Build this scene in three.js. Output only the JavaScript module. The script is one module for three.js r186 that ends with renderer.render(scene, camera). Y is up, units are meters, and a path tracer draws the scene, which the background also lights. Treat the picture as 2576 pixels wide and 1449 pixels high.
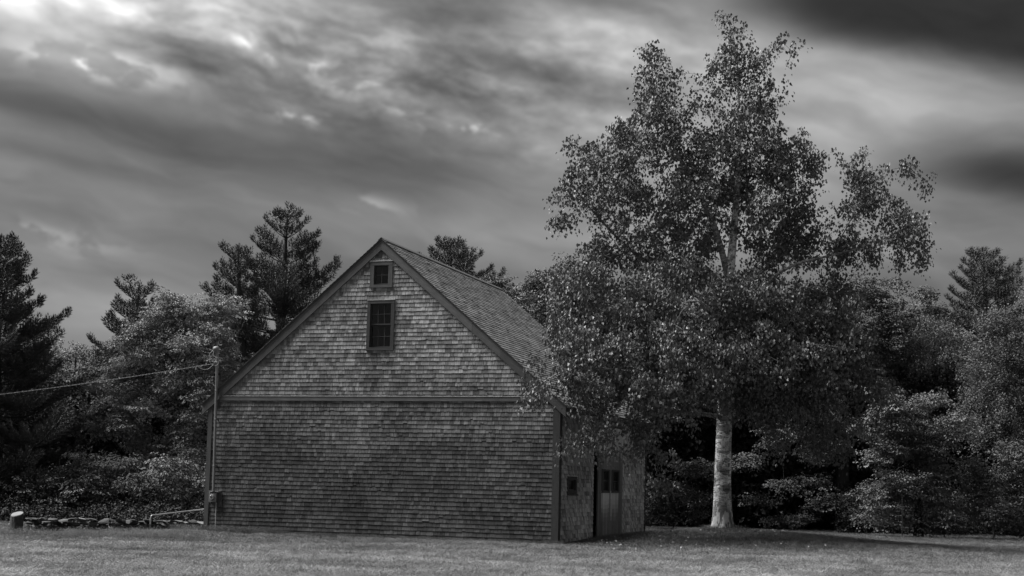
import * as THREE from 'three';
import { ImprovedNoise } from 'three/addons/math/ImprovedNoise.js';
import { ConvexGeometry } from 'three/addons/geometries/ConvexGeometry.js';
import { mergeGeometries } from 'three/addons/utils/BufferGeometryUtils.js';

const PI = Math.PI, D2R = PI / 180;
const clamp = (x, a = 0, b = 1) => Math.min(b, Math.max(a, x));
const lerp = (a, b, t) => a + (b - a) * t;
const smooth = (a, b, x) => { const t = clamp((x - a) / (b - a)); return t * t * (3 - 2 * t); };
function rng(seed) { let s = seed >>> 0; return () => { s = (s + 0x6D2B79F5) >>> 0; let t = s; t = Math.imul(t ^ (t >>> 15), t | 1); t ^= t + Math.imul(t ^ (t >>> 7), t | 61); return ((t ^ (t >>> 14)) >>> 0) / 4294967296; }; }
const gauss = (r) => Math.sqrt(-2 * Math.log(r() + 1e-9)) * Math.cos(2 * PI * r());
const PN = new ImprovedNoise();
function fbm(x, y, z, oct = 4) { let s = 0, a = 0.5, f = 1; for (let i = 0; i < oct; i++) { s += a * PN.noise(x * f + i * 17.3, y * f + i * 7.7, z * f + 3.1 * i); a *= 0.5; f *= 2.03; } return s; }

// ------------------------------------------------------------------ camera, sky, sun, exposure
const scene = new THREE.Scene();
const FPX = 3578, CX = 1288, CY = 853.9, PITCH = 0.1014, ROLL = 0.0227, EYE = 1.6;   // focal length and principal point of the photograph (2576 wide)
const camera = new THREE.PerspectiveCamera(2 * Math.atan(724.5 / FPX) / D2R, 16 / 9, 0.1, 3000);
camera.position.set(0, EYE, 0);
camera.rotation.order = 'YXZ';
camera.rotation.set(PITCH, 0, ROLL);
camera.setViewOffset(1024, 576, 0, -51.4, 1024, 576);
scene.add(camera);

const SUN_AZ = -83 * D2R, SUN_EL = 55 * D2R;                              // azimuth from -z, negative to the left
const sunDir = new THREE.Vector3(Math.sin(SUN_AZ) * Math.cos(SUN_EL), Math.sin(SUN_EL), -Math.cos(SUN_AZ) * Math.cos(SUN_EL));
const sun = new THREE.DirectionalLight(new THREE.Color(1, 1, 1), 5);
sun.position.copy(sunDir).multiplyScalar(120).add(new THREE.Vector3(0, 0, -45));
sun.target.position.set(0, 0, -45);
sun.castShadow = true; sun.shadow.radius = 55;
sun.shadow.mapSize.set(2048, 2048);
Object.assign(sun.shadow.camera, { left: -45, right: 45, top: 40, bottom: -40, near: 1, far: 260 });
scene.add(sun, sun.target);
const EXPOSURE = 1.52;

{
  // streaked layered cloud, computed in azimuth / elevation degrees
  const w = 4096, h = 2048, data = new Float32Array(w * h * 4);
  const g = (x, y, cx, cy, rx, ry, rot) => { const c = Math.cos(rot * D2R), s = Math.sin(rot * D2R), dx = x - cx, dy = y - cy, u = (dx * c + dy * s) / rx, v = (-dx * s + dy * c) / ry; return Math.exp(-(u * u + v * v)); };
  const sunAz = SUN_AZ / D2R, sunEl = SUN_EL / D2R;
  for (let j = 0; j < h; j++) {
    const el = ((j + 0.5) / h - 0.5) * 180;
    for (let i = 0; i < w; i++) {
      let az = ((i + 0.5) / w - 0.5) * 360 + 90;                          // degrees right of -z
      if (az > 180) az -= 360;
      let L;
      if (el < -2) L = 0.1;
      else {
        const near = az > -34 && az < 34 && el < 32;
        const dist = 1 / (0.28 + Math.sin(Math.max(el, 0) * D2R));
        const azr = az * D2R, dx = Math.sin(azr) * dist, dz = Math.cos(azr) * dist;
        const rx = az * 0.985 - el * 0.17, ry = az * 0.17 + el * 0.985;     // streaks fall gently to the right
        const wx = 1.6 * fbm(rx * 0.16, ry * 0.3, 1.7, 4), wy = 1.0 * fbm(rx * 0.16 + 9, ry * 0.3, 5.1, 4);
        let e = 0.5 * fbm((rx + wx * 3) * 0.06, (ry + wy * 1.5) * 0.42, 2.2, 5) + 0.42 * fbm((rx + wx * 2.5) * 0.2, (ry + wy * 1.5) * 0.9, 8.4, 6);
        if (!near) e = lerp(e, 0.9 * fbm(dx * 0.9, dz * 2.2, 4.4, 5), smooth(34, 60, Math.max(Math.abs(az), el + 4)));
        else {
          const streak = e, fade = (1 - smooth(24, 33.5, Math.abs(az))) * (1 - smooth(24, 31.5, el));
          const puff = fbm((rx + wx * 1.2) * 0.55, (ry + wy * 1.2) * 1.15, 12.6, 7), body = smooth(-0.04, 0.2, puff), wisp = fbm((rx + wx * 0.7) * 0.34, (ry + wy * 0.6) * 1.1, 21.6, 8) * 0.85 + 0.3 * fbm((rx + wx * 0.5) * 1.3, (ry + wy * 0.5) * 2.9, 31.6, 5);
          const field = g(az, el, -8, 16.6, 11.5, 2.5, -9);                                                    // broken cloud across the upper part
          e += 1.7 * wisp * field + 0.8 * wisp * g(az, el, 4, 17, 8, 3, -9) + 0.08 * field;
          e += 1.75 * g(az, el, -21.5, 18.6, 8, 2.5, -7) + 0.45 * g(az, el, -15, 18.6, 7, 1.1, -6) + 0.42 * g(az, el, -9, 19, 4.5, 0.9, -5) + 0.4 * g(az, el, 2, 18.2, 5.5, 1.6, -8);
          e += (0.3 + 1.0 * body) * g(az, el, -16.8, 15.7, 2.9, 0.55, -5) + 0.95 * body * g(az, el, -9.4, 16.7, 1.9, 0.5, -12) + 0.95 * body * g(az, el, -9.0, 14.4, 1.3, 0.36, -8) + 0.6 * body * g(az, el, -5, 15.2, 4.5, 0.8, -17) + 0.5 * body * g(az, el, -2, 14.4, 2.6, 0.5, -18);
          e -= 0.75 * g(az, el, -13.9, 17.2, 2.4, 0.8, -25) * (0.7 + puff) + 0.4 * g(az, el, -13.2, 16.0, 1.1, 0.22, -4) + 0.5 * g(az, el, -2.4, 18.8, 2.8, 0.5, -3) + 0.55 * g(az, el, 0.6, 16.4, 3.2, 0.75, -16) + 0.3 * g(az, el, -3.5, 15.7, 4, 0.4, -16);
          e -= 0.62 * g(az, el, -18.6, 14.0, 5.4, 0.62, -6) + 0.3 * g(az, el, -14.2, 13.0, 3, 0.5, -10) + 0.3 * g(az, el, -17, 11.9, 5, 0.4, -9);
          e -= 0.36 * g(az, el, -4.5, 12.4, 8, 1.3, -4) + 0.2 * g(az, el, -6, 13.4, 9, 1.5, -6);
          e += (0.22 + 0.6 * body) * g(az, el, -6.2, 11.1, 1.9, 0.35, -6) + 0.22 * g(az, el, -3, 10.2, 6, 0.5, -5);
          e += (0.12 + 0.5 * body) * g(az, el, -18.5, 9.1, 3, 0.5, -8) + 0.2 * g(az, el, -17, 8.4, 6, 1.4, -2) + 0.35 * g(az, el, -16, 6.2, 8, 1.5, 0);
          e += 0.55 * g(az, el, 3, 13.6, 5.5, 4.2, 20) + 0.4 * g(az, el, 9, 12.5, 5, 3.5, 0) + 0.62 * g(az, el, 14, 15.4, 7.5, 1.7, -10) + 0.35 * g(az, el, 9, 17.8, 5, 1.3, -10) + 0.35 * g(az, el, 13, 12.6, 4, 2.5, 0);
          const sm = smooth(-0.8, 1.0, el - (18.05 - 0.245 * (az - 11.3)) + 0.25 * wisp) * smooth(6.5, 13, az) * (1 - 0.45 * smooth(19.2, 20.6, el));
          e -= 1.75 * sm;                                                                                       // the heavy dark cloud
          e -= 1.55 * g(az, el, 19.8, 12.2, 3.6, 1.0, -7);
          e += 0.3 * g(az, el, 18, 9.6, 7, 1.2, -3) - 0.22 * g(az, el, 19, 8.3, 5, 0.5, -3);
          e = lerp(streak, e, fade);
        }
        const ca = Math.sin(el * D2R) * Math.sin(sunEl * D2R) + Math.cos(el * D2R) * Math.cos(sunEl * D2R) * Math.cos((az - sunAz) * D2R);
        e += 1.1 * Math.pow(clamp(ca), 6);                                  // brighter cloud round the veiled sun
        L = 0.129 * Math.exp(e);
        L = L / (1 + Math.max(0, L - 0.9) * 0.5);
      }
      const k = (j * w + i) * 4; data[k] = data[k + 1] = data[k + 2] = L; data[k + 3] = 1;
    }
  }
  const sky = new THREE.DataTexture(data, w, h, THREE.RGBAFormat, THREE.FloatType);
  sky.mapping = THREE.EquirectangularReflectionMapping; sky.magFilter = sky.minFilter = THREE.LinearFilter;
  sky.wrapS = THREE.RepeatWrapping; sky.needsUpdate = true; sky.name = 'sky';
  scene.background = sky; scene.environment = sky;
}
const renderer = new THREE.WebGLRenderer({ antialias: true });
renderer.setSize(1024, 576);
renderer.toneMapping = THREE.LinearToneMapping;
renderer.toneMappingExposure = EXPOSURE;
renderer.shadowMap.enabled = true;

// ------------------------------------------------------------------ helpers
const used = {};
function numbered(n) { if (used[n] === undefined) { used[n] = 0; return n; } used[n]++; return n + '_' + String(used[n]).padStart(3, '0'); }
function tag(o, label, category, group, kind) { if (label) o.userData.label = label; if (category) o.userData.category = category; if (group) o.userData.group = group; if (kind) o.userData.kind = kind; return o; }
function add(o, name) { o.name = numbered(name); scene.add(o); return o; }
function part(geo, mat, name, parent) { const m = new THREE.Mesh(geo, mat); m.name = name; m.castShadow = m.receiveShadow = true; if (parent) parent.add(m); return m; }
function thing(name, label, category, pos = [0, 0, 0], group) { const o = new THREE.Group(); o.position.set(...pos); add(o, name); return tag(o, label, category, group); }
// a point of the place from where it stands in the photograph (2576 x 1449) and how far off it is
function at(u, v, Z) {
  const a = u - CX, b = v - CY, c = Math.cos(ROLL), s = Math.sin(ROLL), U = a * c + b * s, V = -a * s + b * c;
  const x = U / FPX, y = -V / FPX, cp = Math.cos(PITCH), sp = Math.sin(PITCH), dy = y * cp + sp, dz = -y * sp + cp;
  return new THREE.Vector3(x * Z / dz, EYE + dy * Z / dz, -Z);
}
// collects faces with colour and uv
class MB {
  constructor() { this.p = []; this.u = []; this.c = []; }
  tri(a, b, c, ua, ub, uc, col) { this.p.push(...a, ...b, ...c); this.u.push(...ua, ...ub, ...uc); for (let i = 0; i < 3; i++) this.c.push(col, col, col); }
  quad(a, b, c, d, ua, ub, uc, ud, col = 1) { this.tri(a, b, c, ua, ub, uc, col); this.tri(a, c, d, ua, uc, ud, col); }
  // eight corners: bottom ring front-left, front-right, back-right, back-left, then the same on top
  hexa(q, col = 1, uo = 0, vo = 0, grainAcross = false, under = col) {
    const f = (i, j, k, l, cc = col) => {
      const A = q[i], B = q[j], C = q[k], Dd = q[l];
      const w = Math.hypot(B[0] - A[0], B[1] - A[1], B[2] - A[2]), h = Math.hypot(Dd[0] - A[0], Dd[1] - A[1], Dd[2] - A[2]);
      const m = grainAcross ? ((x, y) => [y + uo, x + vo]) : ((x, y) => [x + uo, y + vo]);
      this.quad(A, B, C, Dd, m(0, 0), m(w, 0), m(w, h), m(0, h), cc);
    };
    f(0, 1, 5, 4); f(1, 2, 6, 5); f(2, 3, 7, 6); f(3, 0, 4, 7); f(4, 5, 6, 7); f(3, 2, 1, 0, under);
  }
  box(x0, x1, y0, y1, z0, z1, col = 1, uo = 0, vo = 0, across = false) { this.hexa([[x0, y0, z1], [x1, y0, z1], [x1, y0, z0], [x0, y0, z0], [x0, y1, z1], [x1, y1, z1], [x1, y1, z0], [x0, y1, z0]], col, uo, vo, across); }
  geo() {
    const g = new THREE.BufferGeometry();
    g.setAttribute('position', new THREE.Float32BufferAttribute(this.p, 3)); g.setAttribute('uv', new THREE.Float32BufferAttribute(this.u, 2)); g.setAttribute('color', new THREE.Float32BufferAttribute(this.c, 3));
    g.computeVertexNormals(); return g;
  }
}
function texture(w, h, f, repeatX = 1, repeatY = 1) {   // f(u, v) -> linear reflectance factor, periodic
  const d = new Uint8Array(w * h * 4);
  for (let j = 0; j < h; j++) for (let i = 0; i < w; i++) { const x = clamp(f(i / w, j / h)), v = Math.round(255 * x), k = (j * w + i) * 4; d[k] = d[k + 1] = d[k + 2] = v; d[k + 3] = 255; }
  const t = new THREE.DataTexture(d, w, h); t.wrapS = t.wrapT = THREE.RepeatWrapping; t.magFilter = THREE.LinearFilter; t.minFilter = THREE.LinearMipmapLinearFilter; t.generateMipmaps = true; t.repeat.set(repeatX, repeatY); t.needsUpdate = true; return t;
}
function pnoise(u, v, fx, fy, seed) {                    // periodic value noise
  const H = (x, y) => { let n = (((x % fx) + fx) % fx) * 374761393 + (((y % fy) + fy) % fy) * 668265263 + seed * 974711; n = Math.imul(n ^ (n >>> 13), 1274126177); return ((n ^ (n >>> 16)) >>> 0) / 4294967296; };
  const x = u * fx, y = v * fy, ix = Math.floor(x), iy = Math.floor(y), a = x - ix, b = y - iy, sa = a * a * (3 - 2 * a), sb = b * b * (3 - 2 * b);
  return lerp(lerp(H(ix, iy), H(ix + 1, iy), sa), lerp(H(ix, iy + 1), H(ix + 1, iy + 1), sa), sb);
}
const grey = (a) => new THREE.Color().setRGB(a, a, a);

// ------------------------------------------------------------------ materials
const grainTex = texture(1024, 1024, (u, v) => {
  const s = 0.42 * pnoise(u, v, 110, 9, 1) + 0.33 * pnoise(u, v, 230, 14, 2) + 0.25 * pnoise(u, v, 46, 6, 3);
  const blot = pnoise(u, v, 14, 10, 4);
  return clamp(0.30 + 1.0 * Math.pow(s, 1.15) * (0.72 + 0.5 * blot) + (pnoise(u, v, 300, 8, 5) > 0.86 ? -0.25 : 0));
});
const boardTex = texture(512, 1024, (u, v) => {
  const s = 0.5 * pnoise(u, v, 60, 4, 11) + 0.3 * pnoise(u, v, 150, 6, 12) + 0.2 * pnoise(u, v, 20, 12, 13);
  const knot = pnoise(u, v, 9, 12, 15) > 0.9 ? -0.2 : 0;
  return clamp(0.45 + 0.6 * s + knot);
});
const speckTex = texture(512, 512, (u, v) => 0.5 + 0.3 * pnoise(u, v, 170, 170, 21) + 0.2 * pnoise(u, v, 40, 40, 22) + 0.1 * pnoise(u, v, 9, 9, 23));
const rockTex = texture(512, 512, (u, v) => { const l = pnoise(u, v, 22, 22, 31) * 0.5 + pnoise(u, v, 60, 60, 32) * 0.3 + pnoise(u, v, 8, 8, 33) * 0.2; return 0.35 + 0.6 * l + (pnoise(u, v, 30, 30, 34) > 0.72 ? 0.25 : 0); });
const barkTex = texture(512, 512, (u, v) => { const s = pnoise(u, v, 40, 8, 41) * 0.6 + pnoise(u, v, 90, 26, 42) * 0.4; return 0.3 + 0.7 * s; });
const birchTex = texture(512, 2048, (u, v) => {
  // once round the trunk, 16 m up it: rough and fissured at the foot, then white paper bark with dark dashes and weathered grey sheets
  const h = v * 16, foot = 1 - smooth(0.5, 1.7, h + 0.5 * pnoise(u, v, 7, 30, 58));
  let a = 0.8 + 0.2 * pnoise(u, v, 26, 260, 51);
  const sheet = pnoise(u, v, 5, 44, 52) * 0.55 + pnoise(u, v, 12, 130, 53) * 0.45;
  a = lerp(a, 0.3 + 0.35 * pnoise(u, v, 60, 640, 54), smooth(0.42, 0.6, sheet) * (h > 6 ? 0.5 : 0.95));
  if (pnoise(u, v, 6, 150, 61) > 0.7) a *= 0.4;
  if (pnoise(u, v, 4, 60, 62) > 0.76) a *= 0.5;
  if (pnoise(u, v, 16, 620, 55) > 0.74) a *= 0.35;
  if (pnoise(u, v, 34, 900, 56) > 0.76) a *= 0.5;
  if (pnoise(u, v, 60, 300, 57) > 0.8) a *= 0.5;
  const fis = pnoise(u, v, 30, 110, 59) * 0.6 + pnoise(u, v, 70, 240, 60) * 0.4;
  a = lerp(a, fis > 0.52 ? 0.5 * fis + 0.1 : 0.05 + 0.16 * fis, foot);
  return clamp(a);
});
const shingleMat = new THREE.MeshStandardMaterial({ map: grainTex, vertexColors: true, roughness: 0.9, bumpMap: grainTex, bumpScale: 0.003 });
const boardMat = new THREE.MeshStandardMaterial({ map: boardTex, vertexColors: true, roughness: 0.85, bumpMap: boardTex, bumpScale: 0.002 });
const roofMat = new THREE.MeshStandardMaterial({ map: speckTex, vertexColors: true, roughness: 0.95 });
const sheathMat = new THREE.MeshStandardMaterial({ color: grey(0.05), roughness: 0.95 });
const glassMat = new THREE.MeshPhysicalMaterial({ color: grey(0.9), transmission: 1, thickness: 0, roughness: 0.04, ior: 1.36 });
const sashMat = new THREE.MeshStandardMaterial({ color: grey(0.035), roughness: 0.6 });
const zincMat = new THREE.MeshStandardMaterial({ map: speckTex, color: grey(0.25), roughness: 0.5, metalness: 0.3 });
const wireMat = new THREE.MeshStandardMaterial({ map: speckTex, color: grey(0.3), roughness: 0.6 });
const paleMat = new THREE.MeshStandardMaterial({ map: speckTex, color: grey(0.6), roughness: 0.6 });
const railMat = new THREE.MeshStandardMaterial({ map: speckTex, color: grey(0.5), roughness: 0.4, metalness: 0.4 });
const darkIron = new THREE.MeshStandardMaterial({ map: speckTex, color: grey(0.12), roughness: 0.35, metalness: 0.6 });
const stoneMat = [0.06, 0.1, 0.17, 0.3].map((a) => new THREE.MeshStandardMaterial({ map: rockTex, color: grey(a), roughness: 0.95, bumpMap: rockTex, bumpScale: 0.01, flatShading: true }));
const birchBark = new THREE.MeshStandardMaterial({ map: birchTex, color: grey(0.95), roughness: 0.75, bumpMap: birchTex, bumpScale: 0.02 });
const birchLimb = new THREE.MeshStandardMaterial({ map: birchTex, color: grey(0.42), roughness: 0.8 });
const twigMat = new THREE.MeshStandardMaterial({ map: barkTex, color: grey(0.22), roughness: 0.85 });
const barkMat = new THREE.MeshStandardMaterial({ map: barkTex, color: grey(0.06), roughness: 0.95, bumpMap: barkTex, bumpScale: 0.02 });
const leafMat = (a, tr = 0.3, rough = 0.5) => new THREE.MeshPhysicalMaterial({ color: grey(a), roughness: rough, transmission: tr, thickness: 0, side: THREE.DoubleSide });

// ------------------------------------------------------------------ ground
const BX = 1.3236, BZ = 38.656, BTH = 0.3225, BW = 10.753, BE = 3.93, BH = 8.507, BD = 10.386;   // barn: right front corner, turn, width, eaves, ridge, depth
const cB = Math.cos(BTH), sB = Math.sin(BTH);
const toBarn = (x, z) => { const X = x - BX, Z = -z - BZ; return [X * cB - Z * sB, X * sB + Z * cB]; };      // along the front (0 right, -BW left), depth
const insideBarn = (x, z, m = 0) => { const [a, d] = toBarn(x, z); return a > -BW - m && a < m && d > -m && d < BD + m; };
const BIRCH = at(1816, 1338, 41);
function groundY(x, z) {
  const dx = x - BIRCH.x, dz = z - BIRCH.z;
  let y = (BIRCH.y + 0.04) * Math.exp(-(dx * dx / (dx > 0 ? 30 : 9) + dz * dz / 14));
  const [a, d] = toBarn(x, z), away = smooth(0.2, 2.5, Math.max(-BW - a, a, -d, d - BD));
  y += away * 0.07 * fbm(x * 0.16, z * 0.16, 6.6, 3) + away * 0.03 * fbm(x * 0.9, z * 0.9, 2.6, 2);
  return y;
}
const mown = (x, z) => lerp(0.6, 1.22, smooth(-39.5, -29, z + 2.2 * fbm(x * 0.13, z * 0.2, 3.7, 3) + 0.12 * Math.min(x + 4, 9)));   // shade painted into the grass colour, darker toward the barn and the wall
const patch = (x, z) => clamp(0.5 + 0.85 * fbm(x * 0.33, z * 0.5, 9.9, 4) + 0.5 * fbm(x * 1.7, z * 2.3, 4.2, 3), 0, 1);
{
  const xs = [], zs = [];
  for (let x = -400; x < -44; x += 22) xs.push(x); for (let x = -44; x <= 44; x += 0.4) xs.push(x); for (let x = 48; x <= 400; x += 22) xs.push(x);
  for (let z = 200; z > -14; z -= 14) zs.push(z); for (let z = -14; z >= -72; z -= 0.4) zs.push(z); for (let z = -80; z >= -900; z -= 40) zs.push(z);
  const p = [], u = [], c = [], idx = [];
  for (const z of zs) for (const x of xs) { p.push(x, groundY(x, z), z); u.push(x, z); const [fa, fd] = toBarn(x, z), wood = Math.max(smooth(51.8, 53.2, -z + 0.6 * fbm(x * 0.3, z * 0.3, 5, 2)), smooth(0.4, 1.6, -BW - fa) * smooth(2.2, 3.4, fd + 0.5 * fbm(x * 0.4, z * 0.4, 8, 2))), t = lerp((0.045 + 0.05 * patch(x, z)) * mown(x, z), 0.016, wood); c.push(t, t, t); }  // forest floor: canopy shade painted into its colour as near-black
  const nx = xs.length;
  for (let j = 0; j < zs.length - 1; j++) for (let i = 0; i < nx - 1; i++) { const a = j * nx + i; idx.push(a, a + 1, a + nx + 1, a, a + nx + 1, a + nx); }
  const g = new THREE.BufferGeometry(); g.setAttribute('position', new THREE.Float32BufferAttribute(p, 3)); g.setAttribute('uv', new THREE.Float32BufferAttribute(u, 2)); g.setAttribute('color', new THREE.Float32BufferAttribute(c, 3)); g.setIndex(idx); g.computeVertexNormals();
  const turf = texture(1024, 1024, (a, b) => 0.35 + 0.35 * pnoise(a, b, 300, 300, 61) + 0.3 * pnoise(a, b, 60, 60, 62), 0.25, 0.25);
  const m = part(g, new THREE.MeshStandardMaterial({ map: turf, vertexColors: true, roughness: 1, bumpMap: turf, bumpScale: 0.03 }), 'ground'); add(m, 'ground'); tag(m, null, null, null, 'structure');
}

// ------------------------------------------------------------------ barn
const barn = thing('barn', 'weathered wood-shingled barn with steep gable front and two dark gable windows', 'barn', [BX, 0, -BZ]);
barn.rotation.y = -BTH;
const SLOPE = (BH - BE) / (BW / 2), PHI = Math.atan(SLOPE), OH = 0.215, RT = 0.05;
const roofY = (x) => BH - SLOPE * Math.abs(x + BW / 2);
const WIN = [{ a0: -5.72, a1: -5.025, h0: 7.14, h1: 7.865, o: [-5.6, -5.145, 7.19, 7.755] }, { a0: -5.77, a1: -4.925, h0: 5.335, h1: 6.74, o: [-5.68, -5.025, 5.385, 6.655] }];
const SWIN = { a0: 0.84, a1: 1.76, h0: 1.36, h1: 1.85, o: [0.95, 1.65, 1.46, 1.76] };
const DOOR = { d0: 3.67, d1: 6.98, top: 3.42 };
// walls
function wallShape(pts, holes) { const s = new THREE.Shape(); pts.forEach(([x, y], i) => i ? s.lineTo(x, y) : s.moveTo(x, y)); for (const [x0, x1, y0, y1] of holes) { const q = new THREE.Path(); q.moveTo(x0, y0); q.lineTo(x0, y1); q.lineTo(x1, y1); q.lineTo(x1, y0); q.closePath(); s.holes.push(q); } return new THREE.ExtrudeGeometry(s, { depth: 0.14, bevelEnabled: false }); }
const cut = 0.053;
const gable = [[-BW, -0.25], [0, -0.25], [0, roofY(0) - cut], [-BW / 2, BH - cut], [-BW, roofY(-BW) - cut]];
const fw = wallShape(gable, WIN.map((w) => w.o)); fw.translate(0, 0, -0.14);
const frontWall = part(fw, sheathMat, 'front_wall', barn);
const rw = wallShape(gable, []); rw.translate(0, 0, -BD);
part(rw, sheathMat, 'rear_wall', barn);
const sideFrame = new THREE.Matrix4().makeBasis(new THREE.Vector3(0, 0, -1), new THREE.Vector3(0, 1, 0), new THREE.Vector3(1, 0, 0));
const sw = wallShape([[0.145, -0.25], [BD - 0.145, -0.25], [BD - 0.145, roofY(0) - 0.056], [0.145, roofY(0) - 0.056]], [SWIN.o, [DOOR.d0, DOOR.d1 - 0.06, -0.1, DOOR.top - 0.05]]);
sw.translate(0, 0, -0.14); sw.applyMatrix4(sideFrame);
const sideWall = part(sw, sheathMat, 'side_wall', barn);
{ const m = new MB(); m.box(-BW, -BW + 0.14, -0.25, roofY(-BW) - 0.056, -BD + 0.145, -0.145, 1); part(m.geo(), sheathMat, 'far_side_wall', barn); }
{ const m = new MB(); m.box(-BW + 0.16, -0.16, 3.72, 3.76, -BD + 0.16, -0.16, 1); part(m.geo(), sheathMat, 'loft_floor', barn); }  // unseen slab added inside to block light, so the panes stay dark
// shingles
const R = rng(77);
const frontTone = (a, h) => {
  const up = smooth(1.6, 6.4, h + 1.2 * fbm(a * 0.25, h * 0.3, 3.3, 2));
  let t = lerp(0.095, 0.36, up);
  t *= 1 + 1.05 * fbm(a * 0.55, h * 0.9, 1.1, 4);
  t *= 1 - 0.55 * Math.exp(-(((a + 5.55) / 0.22) ** 2)) * smooth(3.9, 4.3, h) * (1 - smooth(5.0, 5.35, h));            // run-off stain under the large window
  t *= 1 - 0.3 * smooth(0.1, 0.35, fbm(a * 1.6, h * 0.35, 17.7, 4));                                                         // long water streaks
  t *= 1 - 0.5 * smooth(0.05, 0.3, fbm(a * 0.8, h * 2.4, 7.7, 3)) * Math.exp(-(((h - 4.75) / 0.75) ** 2));               // damp band
  return t;
};
const sideTone = (a, h) => 0.5 * (1 + 0.8 * fbm(a * 0.5 + 40, h * 0.8, 2.1, 4));
function course(list, map, xa, xb, h0, ex, holes, tone, wAvg, thick, lap, rnd) {
  let runs = [[xa, xb]]; const bits = [];
  for (const q of holes) if (q.h0 < h0 + ex && q.h1 > h0) {
    runs = runs.flatMap(([s, e]) => (q.a1 <= s || q.a0 >= e) ? [[s, e]] : [[s, q.a0], [q.a1, e]].filter(([m, n]) => n - m > 0.02));
    if (q.h1 < h0 + ex - 0.02) bits.push([q.a0, q.a1, q.h1 + 0.02, h0 + ex + lap]); else if (q.h0 > h0 + 0.02) bits.push([q.a0, q.a1, h0, q.h0]);
  }
  for (const [s, e, ya, yb] of [...runs.map(([s, e]) => [s, e, h0, h0 + ex + lap]), ...bits]) {
    let x = s;
    while (x < e - 0.012) {
      let w = wAvg * (0.42 + 1.25 * rnd() * rnd() + 0.35 * rnd()); if (e - x - w < wAvg * 0.4) w = e - x;
      const gap = 0.005 + 0.005 * rnd(), y0 = ya + (rnd() - 0.5) * 0.012 + (rnd() < 0.015 ? 0.03 : 0), t = thick * (0.85 + 0.3 * rnd()), curl = rnd() < 0.06 ? 0.012 : 0;
      list.push({ map, x0: x, x1: x + w - gap, y0, skew: (rnd() - 0.5) * 0.006, y1: yb, t, curl, col: tone(x + w / 2, h0 + ex / 2) * (0.5 + 1.0 * rnd()), uo: rnd() * 7, vo: rnd() * 7, size: w });
      x += w;
    }
  }
}
function shingleInto(m, s) {
  const b0 = 0.013, q = [[s.x0, s.y0 - s.skew, b0 + s.t + s.curl], [s.x1, s.y0 + s.skew, b0 + s.t], [s.x1, s.y0 + s.skew, b0], [s.x0, s.y0 - s.skew, b0], [s.x0, s.y1, 0.0075], [s.x1, s.y1, 0.0075], [s.x1, s.y1, 0.001], [s.x0, s.y1, 0.001]];
  m.hexa(q.map(s.map), s.col, s.uo, s.vo, false, s.col * 0.3);            // the sawn butt's colour is darkened to paint in its shadow line
}
const EX = 0.1185, wallList = [];
for (let k = 0, h = -0.1; h < BH - 0.25; k++, h += EX) {
  let xa = -BW, xb = 0;
  if (h < BE - 0.17) { xa = -10.64; xb = -0.148; }
  else { const inset = (h + EX - BE) / SLOPE + 0.16; xa = -BW + inset; xb = -inset; if (h < BE) { xa = -10.7; xb = -0.05; } }
  if (xb - xa < 0.1) break;
  const sag = 0.006 * Math.sin(k * 1.7);
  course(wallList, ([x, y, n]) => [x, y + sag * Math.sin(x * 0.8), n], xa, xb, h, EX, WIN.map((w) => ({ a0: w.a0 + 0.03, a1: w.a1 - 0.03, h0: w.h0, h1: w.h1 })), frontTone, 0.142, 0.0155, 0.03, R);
}
const frontCount = wallList.length;
for (let h = -0.1; h < 3.62; h += EX) course(wallList, ([x, y, n]) => [n, y, -x], 0.19, BD - 0.12, h, EX, [{ a0: SWIN.a0 + 0.03, a1: SWIN.a1 - 0.03, h0: SWIN.h0, h1: SWIN.h1 }, { a0: DOOR.d0 - 0.02, a1: DOOR.d1 + 0.02, h0: -1, h1: DOOR.top }], sideTone, 0.142, 0.021, 0.03, R);
for (let h = -0.1; h < 3.62; h += EX) course(wallList, ([x, y, n]) => [-BW - n, y, x - BD], 0.12, BD - 0.19, h, EX, [], sideTone, 0.142, 0.014, 0.03, R);
{
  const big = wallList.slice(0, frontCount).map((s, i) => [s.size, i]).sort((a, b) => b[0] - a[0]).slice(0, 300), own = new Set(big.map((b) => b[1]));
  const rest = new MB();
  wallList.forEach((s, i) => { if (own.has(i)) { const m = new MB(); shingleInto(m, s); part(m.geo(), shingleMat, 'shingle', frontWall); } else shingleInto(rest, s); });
  tag(part(rest.geo(), shingleMat, 'wall_shingles', barn), null, null, null, 'stuff');
}
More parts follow.
